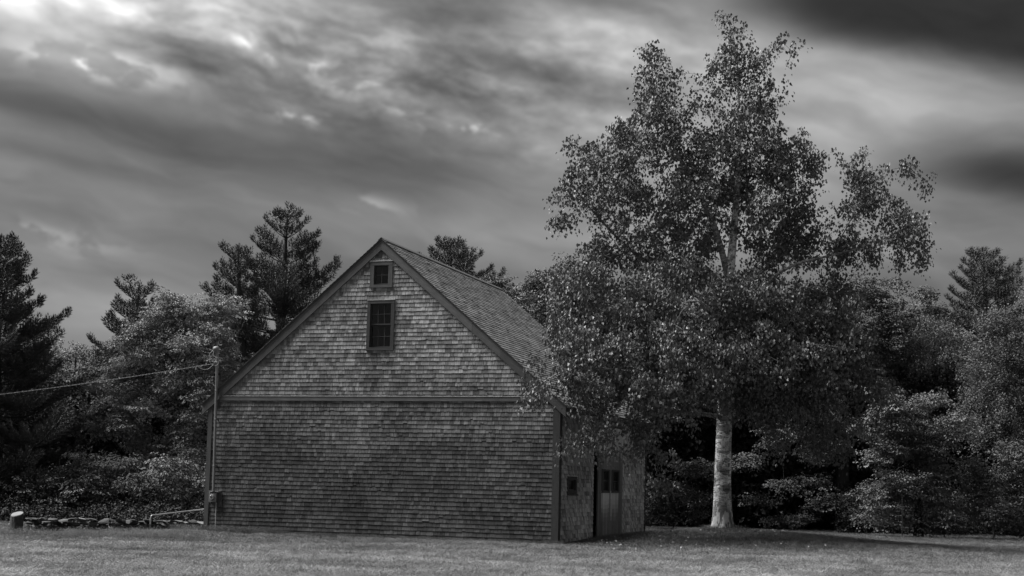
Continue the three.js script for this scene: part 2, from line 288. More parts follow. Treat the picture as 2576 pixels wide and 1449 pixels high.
// roof
{
  const x0 = -BW / 2, e = OH, y = (x) => roofY(x), zf = 0.1, zb = -BD - 0.1;
  const slab = (xe) => { const m = new MB(); m.hexa([[xe, y(xe) - RT, zf], [x0, BH - RT, zf], [x0, BH - RT, zb], [xe, y(xe) - RT, zb], [xe, y(xe), zf], [x0, BH, zf], [x0, BH, zb], [xe, y(xe), zb]].map((q) => q), 0.09); return m.geo(); };
  const rightRoof = part(slab(e), roofMat, 'roof', barn), leftRoof = part(slab(-BW - e), roofMat, 'roof', barn);
  const list = [], n0 = 0.0, len = (BW / 2 + OH) / Math.cos(PHI), ex = 0.136;
  const rmap = ([d, s, n]) => [e - s * Math.cos(PHI) + (n + n0) * Math.sin(PHI), y(e) + s * Math.sin(PHI) + (n + n0) * Math.cos(PHI), -d];
  const lmap = ([d, s, n]) => [-BW - e + s * Math.cos(PHI) - (n + n0) * Math.sin(PHI), y(e) + s * Math.sin(PHI) + (n + n0) * Math.cos(PHI), d - BD];
  const tone = (a, s) => 0.17 * (1 + 0.5 * fbm(a * 0.4, s * 0.4, 14, 3));
  for (let s = -0.03; s < len - 0.1; s += ex) course(list, rmap, -0.13, BD + 0.13, s, ex, [], tone, 0.3, 0.009, 0.02, R);
  const nR = list.length;
  for (let s = -0.03; s < len - 0.1; s += ex) course(list, lmap, -0.13, BD + 0.13, s, ex, [], tone, 0.3, 0.009, 0.02, R);
  const own = new Set(list.slice(0, nR).map((s, i) => [s.x0 < 3.4 ? s.size : 0, i]).sort((a, b) => b[0] - a[0]).slice(0, 300).map((b) => b[1]));
  const rest = new MB();
  list.forEach((s, i) => { if (own.has(i)) { const m = new MB(); shingleInto(m, s); part(m.geo(), roofMat, 'roof_shingle', rightRoof); } else shingleInto(rest, s); });
  tag(part(rest.geo(), roofMat, 'roof_shingles', barn), null, null, null, 'stuff');
  const cap = new MB();
  for (const sg of [1, -1]) cap.hexa([[x0 + sg * 0.1, BH - 0.1 * SLOPE + 0.036, zf + 0.02], [x0, BH + 0.036, zf + 0.02], [x0, BH + 0.036, zb - 0.02], [x0 + sg * 0.1, BH - 0.1 * SLOPE + 0.036, zb - 0.02], [x0 + sg * 0.1, BH - 0.1 * SLOPE + 0.052, zf + 0.02], [x0, BH + 0.052, zf + 0.02], [x0, BH + 0.052, zb - 0.02], [x0 + sg * 0.1, BH - 0.1 * SLOPE + 0.052, zb - 0.02]], 0.14);
  part(cap.geo(), roofMat, 'ridge_cap', barn);
  // rake boards, in lengths as on the barn
  const vt = (w) => w / Math.cos(PHI);
  const rake = (xa, xb, z0, z1, col, uo) => { const m = new MB(), dn = vt(0.195), tp = RT + 0.002; m.hexa([[xa, y(xa) - tp - dn, z1], [xb, y(xb) - tp - dn, z1], [xb, y(xb) - tp - dn, z0], [xa, y(xa) - tp - dn, z0], [xa, y(xa) - tp, z1], [xb, y(xb) - tp, z1], [xb, y(xb) - tp, z0], [xa, y(xa) - tp, z0]], col, uo, uo, true); part(m.geo(), boardMat, 'rake_board', barn); };
  rake(-BW - e, -8.2, 0.032, 0.085, 0.12, 0.3); rake(-8.2, x0, 0.032, 0.083, 0.145, 2.3);
  rake(x0, -2.55, 0.032, 0.085, 0.17, 1.3); rake(-2.55, -1.7, 0.032, 0.081, 0.14, 3.3); rake(-1.7, e, 0.032, 0.085, 0.1, 4.3);
  const small = (x0_, x1_, y0_, y1_, z0_, z1_, col, name, across = true) => { const m = new MB(); m.box(x0_, x1_, y0_, y1_, z0_, z1_, col, R() * 3, R() * 3, across); return part(m.geo(), boardMat, name, barn); };
  small(-10.86, -6.3, 3.862, 3.985, 0.0, 0.058, 0.17, 'band_board'); small(-6.297, -2.2, 3.862, 3.985, 0.0, 0.056, 0.19, 'band_board'); small(-2.197, 0.06, 3.862, 3.985, 0.0, 0.058, 0.15, 'band_board');
  { const m = new MB(); m.box(-10.87, 0.03, 3.987, 4.0, 0.0, 0.072, 0.75); part(m.geo(), boardMat, 'drip_flashing', barn); }
  small(-10.783, -10.642, -0.12, 3.86, 0.002, 0.05, 0.085, 'corner_board', false);
  small(-0.15, 0.05, -0.12, 3.86, 0.003, 0.052, 0.055, 'corner_board', false);
  small(0.002, 0.048, -0.12, 3.6, -0.185, 0.0, 0.05, 'corner_board', false);
  small(0.002, 0.045, -0.12, 3.6, -BD, -BD + 0.115, 0.06, 'corner_board', false);
  small(-BW - 0.045, -BW - 0.002, -0.12, 3.6, -0.185, 0.0, 0.05, 'corner_board', false);
  // eaves: fascia and soffit on both sides
  for (const s of [1, -1]) {
    const X = (v) => s > 0 ? v : -BW - v, bx = (a, b, ...r) => s > 0 ? small(a, b, ...r) : small(-BW - b, -BW - a, ...r);
    bx(0.168, 0.195, y(e) - RT - 0.1, y(e) - RT + 0.004, -BD - 0.06, 0.028, 0.13, 'fascia_board');
    bx(0.05, 0.166, y(e) - RT - 0.085, y(e) - RT - 0.065, -BD - 0.06, 0.026, 0.08, 'soffit_board');
  }
  // windows
  const casing = (w, map, extra, depth) => {
    const m = new MB(), [a0, a1, , oh1] = w.o, { h0, h1 } = w, q = (x0_, x1_, y0_, y1_, z0_, z1_, col, across) => { const uo = R() * 3, vo = R() * 3; m.hexa([[x0_, y0_, z1_], [x1_, y0_, z1_], [x1_, y0_, z0_], [x0_, y0_, z0_], [x0_, y1_, z1_], [x1_, y1_, z1_], [x1_, y1_, z0_], [x0_, y1_, z0_]].map(map), col, uo, vo, across); };
    const [cs, ct] = extra;
    q(w.a0, a0 + 0.004, h0, oh1 - 0.007, 0.001, 0.05, cs, false); q(a1 - 0.004, w.a1, h0, oh1 - 0.007, 0.001, 0.05, cs, false); q(w.a0, w.a1, oh1 - 0.004, h1, 0.001, 0.052, ct, true); q(a0 + 0.006, a1 - 0.006, h0, w.o[2] + 0.004, 0.001, 0.049, cs, true);
    const win = part(m.geo(), boardMat, 'window', barn);
    const sub = (name, mat, x0_, x1_, y0_, y1_, z0_, z1_, col = 1) => { const b = new MB(); b.hexa([[x0_, y0_, z1_], [x1_, y0_, z1_], [x1_, y0_, z0_], [x0_, y0_, z0_], [x0_, y1_, z1_], [x1_, y1_, z1_], [x1_, y1_, z0_], [x0_, y1_, z0_]].map(map), col, R(), R(), true); part(b.geo(), mat, name, win); };
    sub('sill', boardMat, w.a0 - 0.012, w.a1 + 0.012, h0 - 0.03, h0 + 0.002, 0.001, 0.075, cs * 1.15);
    sub('cap_flashing', boardMat, w.a0 - 0.01, w.a1 + 0.01, h1 + 0.002, h1 + 0.018, 0.001, 0.065, 0.8);
    return sub;
  };
  const sashes = (sub, a0, a1, h0, h1, cols, rows, z, ft = 0.035) => {
    sub('sash', sashMat, a0 + 0.003, a0 + ft, h0 + 0.003, h1 - 0.003, z - 0.035, z); sub('sash', sashMat, a1 - ft, a1 - 0.003, h0 + 0.003, h1 - 0.003, z - 0.035, z);
    sub('sash', sashMat, a0 + ft + 0.001, a1 - ft - 0.001, h0 + 0.003, h0 + ft + 0.01, z - 0.034, z - 0.001); sub('sash', sashMat, a0 + ft + 0.001, a1 - ft - 0.001, h1 - ft, h1 - 0.003, z - 0.034, z - 0.001);
    const A0 = a0 + ft, A1 = a1 - ft, H0 = h0 + ft + 0.011, H1 = h1 - ft - 0.001, mw = 0.008, pw = (A1 - A0) / cols, ph = (H1 - H0) / rows;
    for (let c = 0; c < cols; c++) for (let r = 0; r < rows; r++) sub('pane', glassMat, A0 + c * pw + 0.001, A0 + (c + 1) * pw - 0.001, H0 + r * ph + 0.001, H0 + (r + 1) * ph - 0.001, z - 0.022, z - 0.019);
    for (let c = 1; c < cols; c++) sub('muntin', muntinMat, A0 + c * pw - mw, A0 + c * pw + mw, H0, H1, z - 0.03, z - 0.006);
    for (let r = 1; r < rows; r++) for (let c = 0; c < cols; c++) sub('muntin', muntinMat, A0 + c * pw + mw + 0.001, A0 + (c + 1) * pw - mw - 0.001, H0 + r * ph - mw, H0 + r * ph + mw, z - 0.029, z - 0.007);
  };
  const muntinMat = new THREE.MeshStandardMaterial({ color: grey(0.045), roughness: 0.6 });
  const front = (q) => q, sideM = ([x, yy, n]) => [n, yy, -x];
  let sub = casing(WIN[0], front, [0.115, 0.12]); sashes(sub, ...WIN[0].o, 2, 2, -0.01);
  sub = casing(WIN[1], front, [0.065, 0.11]);
  const [wa0, wa1, wh0, wh1] = WIN[1].o; sashes(sub, wa0, wa1, 6.03, wh1, 3, 2, -0.01); sashes(sub, wa0, wa1, wh0, 6.028, 3, 2, -0.05);
  sub = casing(SWIN, sideM, [0.07, 0.07]); sashes(sub, ...SWIN.o, 2, 1, -0.01, 0.03);
  // double barn door of vertical boards, each leaf with its own window
  const lin = new MB(); lin.hexa([[3.72, 3.44, 0.09], [7.15, 3.44, 0.09], [7.15, 3.44, 0.03], [3.72, 3.44, 0.03], [3.72, 3.6, 0.09], [7.15, 3.6, 0.09], [7.15, 3.6, 0.03], [3.72, 3.6, 0.03]].map(sideM), 0.12, 0, 0, true);
  part(lin.geo(), boardMat, 'door_lintel', barn);
  const leaves = [[3.965, 5.455, [4.5, 5.2, 1.42, 2.09]], [5.465, 6.975, [5.68, 6.42, 1.42, 2.09]]];
  for (const [d0, d1, w] of leaves) {
    const m = new MB(); m.box(0, 0.01, 0, 0.01, 0, 0.01);
    const bk = new MB(); for (const [hh0, hh1] of [[0.25, 0.42], [3.0, 3.17]]) bk.hexa([[d0 + 0.03, hh0, 0.03], [d1 - 0.03, hh0, 0.03], [d1 - 0.03, hh0, -0.005], [d0 + 0.03, hh0, -0.005], [d0 + 0.03, hh1, 0.03], [d1 - 0.03, hh1, 0.03], [d1 - 0.03, hh1, -0.005], [d0 + 0.03, hh1, -0.005]].map(sideM), 0.12);
    const door = part(bk.geo(), boardMat, 'door', barn);
    let x = d0, i = 0;
    while (x < d1 - 0.05) {
      let wd = 0.17 + 0.07 * R(); if (d1 - x - wd < 0.1) wd = d1 - x;
      // weathered boards: pale at the top, grey and streaked below
      const b = new MB(), tone = 0.75 + 0.5 * R();
      const cols = 7, segs = 26, y0 = 0.03 + 0.02 * R(), y1 = 3.4;
      const ww = w[0] - 0.02 < x + wd && w[1] + 0.02 > x;
      const seg = (ya, yb) => {
        const n = Math.max(2, Math.round((yb - ya) / 0.13));
        for (let k = 0; k < n; k++) {
          const p0 = lerp(ya, yb, k / n), p1 = lerp(ya, yb, (k + 1) / n), mid = (p0 + p1) / 2, xm = x + wd / 2;
          let a = lerp(0.26, 0.88, smooth(2.35, 3.0, mid + 0.5 * fbm(xm * 5, mid * 0.6, 3, 3)));
          if (mid < 1.42 && ww) a = lerp(a, 0.75, smooth(0.55, 1.25, mid + 0.5 * fbm(xm * 6, mid, 8, 3)));           // paler below the window
          a = clamp(a * tone * (1 + 0.5 * fbm(xm * 9, mid * 1.5, 5, 3)), 0.06, 0.9);
          b.quad([0.072, p0, -x], [0.072, p0, -(x + wd - 0.008)], [0.072, p1, -(x + wd - 0.008)], [0.072, p1, -x], [x * 1.7, p0 * 0.5], [(x + wd) * 1.7, p0 * 0.5], [(x + wd) * 1.7, p1 * 0.5], [x * 1.7, p1 * 0.5], a);
          for (const [xx, s] of [[x, 1], [x + wd - 0.008, -1]]) { const A = [0.031, p0, -xx], B = [0.072, p0, -xx], C = [0.072, p1, -xx], E_ = [0.031, p1, -xx]; s > 0 ? b.quad(A, B, C, E_, [0, 0], [0.04, 0], [0.04, 0.1], [0, 0.1], a * 0.9) : b.quad(B, A, E_, C, [0, 0], [0.04, 0], [0.04, 0.1], [0, 0.1], a * 0.9); }
        }
        for (const yy of [ya, yb]) b.quad([0.031, yy, -x], [0.031, yy, -(x + wd - 0.008)], [0.072, yy, -(x + wd - 0.008)], [0.072, yy, -x], [0, 0], [0.1, 0], [0.1, 0.1], [0, 0.1], 0.2);
      };
      if (x + wd / 2 > w[0] && x + wd / 2 < w[1]) { seg(y0, w[2]); seg(w[3], y1); } else seg(y0, y1);
      part(b.geo(), boardMat, 'board', door); x += wd; i++;
    }
    const dsub = (name, mat, x0_, x1_, y0_, y1_, z0_, z1_, col = 1) => { const b = new MB(); b.hexa([[x0_, y0_, z1_], [x1_, y0_, z1_], [x1_, y0_, z0_], [x0_, y0_, z0_], [x0_, y1_, z1_], [x1_, y1_, z1_], [x1_, y1_, z0_], [x0_, y1_, z0_]].map(sideM), col); part(b.geo(), mat, name, door); };
    const f = 0.05; // window frame fills the cut, whatever the board edges
    dsub('window_frame', sashMat, w[0] - 0.12, w[0] + f, w[2] - 0.02, w[3] + 0.02, 0.02, 0.09); dsub('window_frame', sashMat, w[1] - f, w[1] + 0.12, w[2] - 0.02, w[3] + 0.02, 0.02, 0.09);
    dsub('window_frame', boardMat, w[0] + f + 0.001, w[1] - f - 0.001, w[2] - 0.02, w[2] + 0.03, 0.02, 0.095, 0.12); dsub('window_frame', sashMat, w[0] + f + 0.001, w[1] - f - 0.001, w[3] - 0.03, w[3] + 0.02, 0.02, 0.089);
    sashes(dsub, w[0] + f, w[1] - f, w[2] + 0.031, w[3] - 0.031, 3, 2, 0.07, 0.02);
  }
}

// ------------------------------------------------------------------ things at the barn's left corner
const barnPt = (a, h, n) => new THREE.Vector3(BX + a * cB - n * sB, h, -BZ + a * sB + n * cB);
function tube(pts, r, seg = 24, sides = 8) { return new THREE.TubeGeometry(new THREE.CatmullRomCurve3(pts), seg, r, sides, false); }
{
  const p0 = barnPt(-10.43, 1.19, 0.16), p1 = barnPt(-10.5, 5.3, 0.16), loc = (v) => v.clone().sub(p0);
  const mast = thing('service_mast', 'thin metal electric service mast with hooded cap rising past the barn roof edge', 'mast', p0.toArray());
  part(tube([new THREE.Vector3(), loc(p1).multiplyScalar(0.5), loc(p1)], 0.038, 8, 10), zincMat, 'pipe', mast);
  for (const [h, a] of [[1.95, -10.44], [3.3, -10.465], [4.15, -10.48]]) { const c = new THREE.TorusGeometry(0.044, 0.009, 6, 14); c.rotateX(PI / 2); const q = loc(barnPt(a, h, 0.16)); c.translate(q.x, q.y, q.z); const s = new THREE.BoxGeometry(0.03, 0.03, 0.16); s.rotateY(-BTH); const b = loc(barnPt(a, h, 0.08)); s.translate(b.x, b.y, b.z); part(mergeGeometries([c.toNonIndexed(), s.toNonIndexed()]), zincMat, 'bracket', mast); }
  const prof = [[0.0, 0.16], [0.05, 0.155], [0.085, 0.125], [0.1, 0.07], [0.095, 0.02], [0.045, 0.0], [0.04, -0.08], [0, -0.08]].map(([x, yv]) => new THREE.Vector2(x, yv)).reverse();
  const hd = new THREE.LatheGeometry(prof, 18); hd.scale(1.05, 0.85, 0.8); hd.rotateZ(0.18); const t = loc(p1); hd.translate(t.x - 0.03, t.y + 0.02, t.z); part(hd, zincMat, 'weatherhead', mast);
  const W = (a, h, n) => loc(barnPt(a, h, n));
  part(tube([W(-10.58, 5.36, 0.2), W(-10.7, 5.22, 0.25), W(-10.69, 5.12, 0.27), W(-10.58, 5.02, 0.25), W(-10.53, 4.93, 0.24)], 0.011, 20, 6), wireMat, 'drip_loop', mast);
  part(tube([W(-10.57, 5.34, 0.22), W(-10.57, 5.18, 0.27), W(-10.5, 5.13, 0.27), W(-10.41, 5.08, 0.25), W(-10.39, 4.97, 0.24), W(-10.46, 4.88, 0.24), W(-10.6, 4.9, 0.24)], 0.011, 26, 6), wireMat, 'drip_loop', mast);
  const cl = new THREE.CylinderGeometry(0.03, 0.03, 0.12, 10); cl.rotateZ(PI / 2); const q = W(-10.53, 4.97, 0.2); cl.translate(q.x, q.y, q.z); part(cl, zincMat, 'clamp', mast);
  // wire, two strands twisted, sagging away to the left
  const s = barnPt(-10.56, 4.93, 0.24), e = at(0, 1475 / 1.4907, 37.6), far = e.clone().add(e.clone().sub(s).multiplyScalar(3)); far.y += 1.6;
  const pts = (o) => { const a = []; for (let i = 0; i <= 320; i++) { const k = i / 320; const v = s.clone().lerp(far, k); v.y = s.y + (e.y - s.y) * (k / 0.25) * 0 + lerp(0, far.y - s.y, k) - 1.05 * 4 * k * (1 - k) * 0.55; const ph = i * 1.25 + o; v.y += 0.008 * Math.sin(ph); v.z += 0.008 * Math.cos(ph); a.push(v.sub(s)); } return a; };
  const w = thing('service_wire', 'pale twisted overhead wire running from the mast off past the dark pine', 'wire', s.toArray());
  part(tube(pts(0), 0.006, 900, 5), wireMat, 'strand', w); part(tube(pts(PI), 0.006, 900, 5), wireMat, 'strand', w);
  part(tube([new THREE.Vector3(0, -0.03, 0), new THREE.Vector3(-0.18, -0.17, 0.02), new THREE.Vector3(-0.36, -0.16, 0.03), new THREE.Vector3(-0.5, -0.05, 0.02)], 0.008, 18, 5), wireMat, 'loose_tail', w);
  // meter
  const mp = barnPt(-10.47, 0.89, 0.03), M = (a, h, n) => barnPt(a, h, n).sub(mp);
  const meter = thing('electric_meter', 'grey electric meter box with round glass dial low on the barn corner', 'electric meter', mp.toArray());
  meter.rotation.y = -BTH;
  { const sh = new THREE.Shape(); sh.moveTo(-0.115, 0); sh.lineTo(0.115, 0); sh.lineTo(0.115, 0.26); sh.lineTo(-0.115, 0.26); sh.closePath(); const g = new THREE.ExtrudeGeometry(sh, { depth: 0.1, bevelEnabled: true, bevelSize: 0.008, bevelThickness: 0.008, bevelSegments: 2 }); part(g, zincMat, 'box', meter); }
  { const ring = new THREE.TorusGeometry(0.082, 0.012, 8, 28); ring.translate(-0.01, 0.135, 0.115); part(ring, zincMat, 'dial_ring', meter);
    const face = new THREE.CylinderGeometry(0.07, 0.07, 0.05, 28); face.rotateX(PI / 2); face.translate(-0.01, 0.135, 0.13); part(face, new THREE.MeshStandardMaterial({ color: grey(0.35), roughness: 0.6 }), 'dial_face', meter);
    const plate = new THREE.BoxGeometry(0.085, 0.02, 0.006); plate.translate(-0.01, 0.15, 0.159); part(plate, darkIron, 'register', meter); const plate2 = new THREE.BoxGeometry(0.06, 0.014, 0.006); plate2.translate(-0.012, 0.115, 0.159); part(plate2, darkIron, 'register', meter);
    const dome = new THREE.SphereGeometry(0.076, 24, 10, 0, 2 * PI, 0, PI / 2); dome.rotateX(PI / 2); dome.scale(1, 1, 0.55); dome.translate(-0.01, 0.135, 0.14); part(dome, glassMat, 'glass_cover', meter); }
  part(tube([new THREE.Vector3(0.1, -0.005, 0.05), new THREE.Vector3(0.1, -0.5, 0.045), new THREE.Vector3(0.1, -1.0, 0.04)], 0.011, 6, 8), paleMat, 'conduit', meter);
  { const f = new THREE.BoxGeometry(0.32, 0.015, 0.13); f.translate(0.04, 0.305, 0.065); part(f, paleMat, 'rain_shield', meter); const b = new THREE.BoxGeometry(0.16, 0.42, 0.02); b.translate(0.2, 0.06, 0.03); part(b, new THREE.MeshStandardMaterial({ map: boardTex, color: grey(0.06), roughness: 0.9 }), 'mounting_board', meter); }
}
{ // handrail
  const a = at(562 / 1.4907, 2008 / 1.4907, 41.6), b = at(567 / 1.4907, 1934 / 1.4907, 41.6), c = barnPt(-10.76, 0.74, -1.25), g = groundY(a.x, a.z);
  a.y = g - 0.06; b.x = a.x;
  const o = thing('handrail', 'slim bent metal handrail sloping up to the barn corner from the grass', 'handrail', [a.x, g, a.z]);
  const L = (v) => v.clone().sub(new THREE.Vector3(a.x, g, a.z)), top = L(b), end = L(c), dir = end.clone().sub(top).normalize();
  part(tube([L(a), top.clone().add(new THREE.Vector3(0, -0.25, 0))], 0.021, 6, 10), darkIron, 'post', o);
  part(tube([top.clone().add(new THREE.Vector3(0, -0.25, 0)), top.clone().add(new THREE.Vector3(0, -0.08, 0)), top.clone().addScaledVector(dir, 0.03), top.clone().addScaledVector(dir, 0.2)], 0.021, 16, 10), railMat, 'bend', o);
  part(tube([top.clone().addScaledVector(dir, 0.2), end], 0.021, 12, 10), railMat, 'rail', o);  // rail and bend paler than the post, brightness from the sky painted in
}
{ // post at the wall's end
  const p = at(60 / 1.4907, 2004 / 1.4907, 38.4); p.y = groundY(p.x, p.z);
  const o = thing('fence_post', 'short thick wooden post with pale ringed top at the end of the stone wall', 'post', p.toArray());
  const g = new THREE.CylinderGeometry(0.165, 0.185, 0.8, 14, 8), q = g.attributes.position;
  for (let i = 0; i < q.count; i++) { const x = q.getX(i), y = q.getY(i), z = q.getZ(i), k = 1 + 0.12 * fbm(x * 6, y * 2, z * 6, 3), t = (y + 0.4) / 0.8; q.setXYZ(i, x * k, y + 0.11 + t * (-0.35 * z + 0.1 * x), z * k); }
  g.computeVertexNormals();
  part(g, new THREE.MeshStandardMaterial({ map: barkTex, color: grey(0.07), roughness: 0.95, bumpMap: barkTex, bumpScale: 0.02 }), 'shaft', o);
  const ringTex = texture(256, 256, (u, v) => { const d = Math.hypot(u - 0.55, v - 0.5); return 0.55 + 0.4 * Math.sin(d * 95 + 4 * pnoise(u, v, 5, 5, 71)) * 0.5 + 0.2 * pnoise(u, v, 20, 20, 72); });
  const c = new THREE.CylinderGeometry(0.15, 0.158, 0.02, 20); const cq = c.attributes.position; for (let i = 0; i < cq.count; i++) cq.setY(i, cq.getY(i) + 0.52 - 0.35 * cq.getZ(i) + 0.1 * cq.getX(i)); c.computeVertexNormals();
  part(c, new THREE.MeshStandardMaterial({ map: ringTex, color: grey(0.34), roughness: 0.8 }), 'cut_top', o);
}
{ // dry stone wall
  const A = at(86 / 1.4907, 1996 / 1.4907, 39.2), B = at(790 / 1.4907, 1996 / 1.4907, 43.4); A.y = B.y = 0;
  const o = thing('dry_stone_wall', 'low tumbled fieldstone wall in the grass between post and barn', 'stone wall', [A.x, 0, A.z]);
  const dir = B.clone().sub(A), len = dir.length(); dir.normalize(); const nrm = new THREE.Vector3(-dir.z, 0, dir.x).negate();
  const r = rng(5);
  const shapes = []; for (let k = 0; k < 9; k++) { const pts = []; for (let i = 0; i < 17; i++) { const v = new THREE.Vector3(gauss(r), gauss(r), gauss(r)).normalize(); v.x = Math.sign(v.x) * Math.pow(Math.abs(v.x), 0.7); v.y = Math.sign(v.y) * Math.pow(Math.abs(v.y), 0.7); pts.push(v); } const g = new ConvexGeometry(pts); const q = g.attributes.position, uv = []; for (let i = 0; i < q.count; i++) uv.push(q.getX(i) * 0.4, q.getY(i) * 0.4 + q.getZ(i) * 0.3); g.setAttribute('uv', new THREE.Float32BufferAttribute(uv, 2)); shapes.push(g); }
  const stone = (s, y, n, sx, sy, sz, mi) => { const m = part(shapes[Math.floor(r() * 9)], stoneMat[mi ?? Math.floor(r() * 4)], 'stone', o); m.position.copy(dir).multiplyScalar(s).addScaledVector(nrm, n).add(new THREE.Vector3(0, y, 0)); m.rotation.set((r() - 0.5) * 0.5, -Math.atan2(dir.z, dir.x) + (r() - 0.5) * 0.5, (r() - 0.5) * 0.35); m.scale.set(sx, sy, sz); };
  for (let row = 0; row < 4; row++) {
    for (let s = 0.05; s < len;) {
      const w = 0.09 + 0.13 * r(), hgt = row === 3 ? 0.03 + 0.025 * r() : 0.05 + 0.035 * r(), k = 1 - 0.35 * s / len;
      stone(s + w, 0.04 + row * 0.102 * k + 0.05 * (r() - 0.5), 0.16 * (r() - 0.5) + (1.5 - row) * 0.03, w, hgt, 0.13 + 0.08 * r(), row === 3 && r() < 0.32 ? 3 : Math.floor(r() * 2.6)); s += w * 1.75;  // light on the wall top imitated by picking palest stones there
    }
  }
  for (let i = 0; i < 26; i++) { const s = (0.04 + 0.72 * r()) * len; stone(s, 0.02 + 0.06 * r(), 0.25 + 0.4 * r() * (1 - s / len), 0.1 + 0.12 * r(), 0.05 + 0.05 * r(), 0.1 + 0.1 * r()); }
}
{ // board in the grass
  const p = at(695 / 1.4907, 2006 / 1.4907, 41.2); p.y = groundY(p.x, p.z) + 0.05; const o = thing('plank', 'narrow weathered plank lying in the grass near the barn corner', 'plank', p.toArray()); o.rotation.y = 0.15;
  const m = new MB(); m.box(-0.6, 0.6, 0, 0.03, -0.06, 0.06, 0.35, 0, 0, true); part(m.geo(), boardMat, 'board', o);
}

// ------------------------------------------------------------------ trees
const V3 = (x, y, z) => new THREE.Vector3(x, y, z);
// smooth tapered tube through points with radii; uv in metres
function limb(pts, rad, sides, buttress = 0, vlen = 4) {
  const n = pts.length, p = [], u = [], idx = []; let L = 0;
  let side = V3(1, 0, 0.13).normalize();
  for (let i = 0; i < n; i++) {
    const d = pts[Math.min(i + 1, n - 1)].clone().sub(pts[Math.max(i - 1, 0)]).normalize();
    if (i) L += pts[i].distanceTo(pts[i - 1]);
    side.addScaledVector(d, -side.dot(d)); if (side.lengthSq() < 1e-4) side.set(0.3, 0.2, 1).addScaledVector(d, -(0.3 * d.x + 0.2 * d.y + d.z)); side.normalize();
    const up = d.clone().cross(side);
    for (let k = 0; k <= sides; k++) {
      const a = 2 * PI * k / sides; let r = rad[i];
      if (buttress) { const b = Math.exp(-L / 0.36); r *= 1 + b * buttress * (0.35 + 0.5 * Math.max(0, Math.cos(a * 5 + 0.7)) + 0.2 * Math.cos(a * 2 + 1)) + 0.05 * fbm(Math.cos(a) * 1.5, Math.sin(a) * 1.5, L * 1.2, 3); }
      p.push(pts[i].x + r * (Math.cos(a) * side.x + Math.sin(a) * up.x), pts[i].y + r * (Math.cos(a) * side.y + Math.sin(a) * up.y), pts[i].z + r * (Math.cos(a) * side.z + Math.sin(a) * up.z));
      u.push(k / sides, L / vlen);
    }
  }
  for (let i = 0; i < n - 1; i++) for (let k = 0; k < sides; k++) { const a = i * (sides + 1) + k, b = a + sides + 1; idx.push(a, a + 1, b + 1, a, b + 1, b); }
  const g = new THREE.BufferGeometry(); g.setAttribute('position', new THREE.Float32BufferAttribute(p, 3)); g.setAttribute('uv', new THREE.Float32BufferAttribute(u, 2)); g.setIndex(idx); g.computeVertexNormals(); return g;
}
function leafGeo(list) {      // list of [base, dir, normal, length, width]; two folded faces a leaf
  const p = [];
  for (const [b, d, n, l, w] of list) {
    const s = d.clone().cross(n).normalize().multiplyScalar(w / 2), mid = b.clone().addScaledVector(d, l * 0.42), tip = b.clone().addScaledVector(d, l), up = n.clone().multiplyScalar(w * 0.22);
    const a = mid.clone().add(s).add(up), c = mid.clone().sub(s).add(up);
    p.push(b.x, b.y, b.z, a.x, a.y, a.z, tip.x, tip.y, tip.z, b.x, b.y, b.z, tip.x, tip.y, tip.z, c.x, c.y, c.z);
  }
  const g = new THREE.BufferGeometry(); g.setAttribute('position', new THREE.Float32BufferAttribute(p, 3)); g.computeVertexNormals(); return g;
}
const rdir = (r) => V3(gauss(r), gauss(r), gauss(r)).normalize();
function birchSpray(seed) {   // a hanging twig with leaves that point down
  const r = rng(seed), l = [];
  for (let i = 0; i < 18; i++) { const t = r(), a = r() * 2 * PI, b = V3(0.2 * (r() - 0.3) + 0.16 * t * Math.cos(a), 0.1 - 0.42 * t * t + 0.08 * r(), 0.16 * t * Math.sin(a) + 0.12 * (r() - 0.5)); const d = V3(0.75 * (r() - 0.5), -0.75, 0.75 * (r() - 0.5)).normalize(); const n = rdir(r); n.addScaledVector(d, -n.dot(d)).normalize(); const s = 0.06 + 0.05 * r(); l.push([b, d, n, s, s * 0.78]); }
  return leafGeo(l);
}
function padSpray(seed, n = 20, size = 0.11, flat = 0.35) {   // leaves held out level, in a flat pad
  const r = rng(seed), l = [];
  for (let i = 0; i < n; i++) { const a = r() * 2 * PI, q = 0.3 * Math.sqrt(r()), b = V3(q * Math.cos(a), 0.09 * (r() - 0.5) - 0.2 * q * q, q * Math.sin(a)); const d = V3(Math.cos(a) + 0.7 * (r() - 0.5), -0.25 - 0.5 * r(), Math.sin(a) + 0.7 * (r() - 0.5)).normalize(); const nn = V3(flat * gauss(r), 1, flat * gauss(r)); nn.addScaledVector(d, -nn.dot(d)).normalize(); const s = size * (0.7 + 0.6 * r()); l.push([b, d, nn, s, s * 0.85]); }
  return leafGeo(l);
}
function upSpray(seed, n = 20, size = 0.09) {                 // upright shoots with leaves all round
  const r = rng(seed), l = [];
  for (let i = 0; i < n; i++) { const t = r(), a = r() * 2 * PI, b = V3(0.13 * gauss(r), 0.42 * t - 0.15, 0.13 * gauss(r)); const d = V3(Math.cos(a), 0.35 + 0.5 * gauss(r), Math.sin(a)).normalize(); const nn = rdir(r); nn.y += 0.6; nn.addScaledVector(d, -nn.dot(d)).normalize(); const s = size * (0.7 + 0.6 * r()); l.push([b, d, nn, s, s * 0.62]); }
  return leafGeo(l);
}
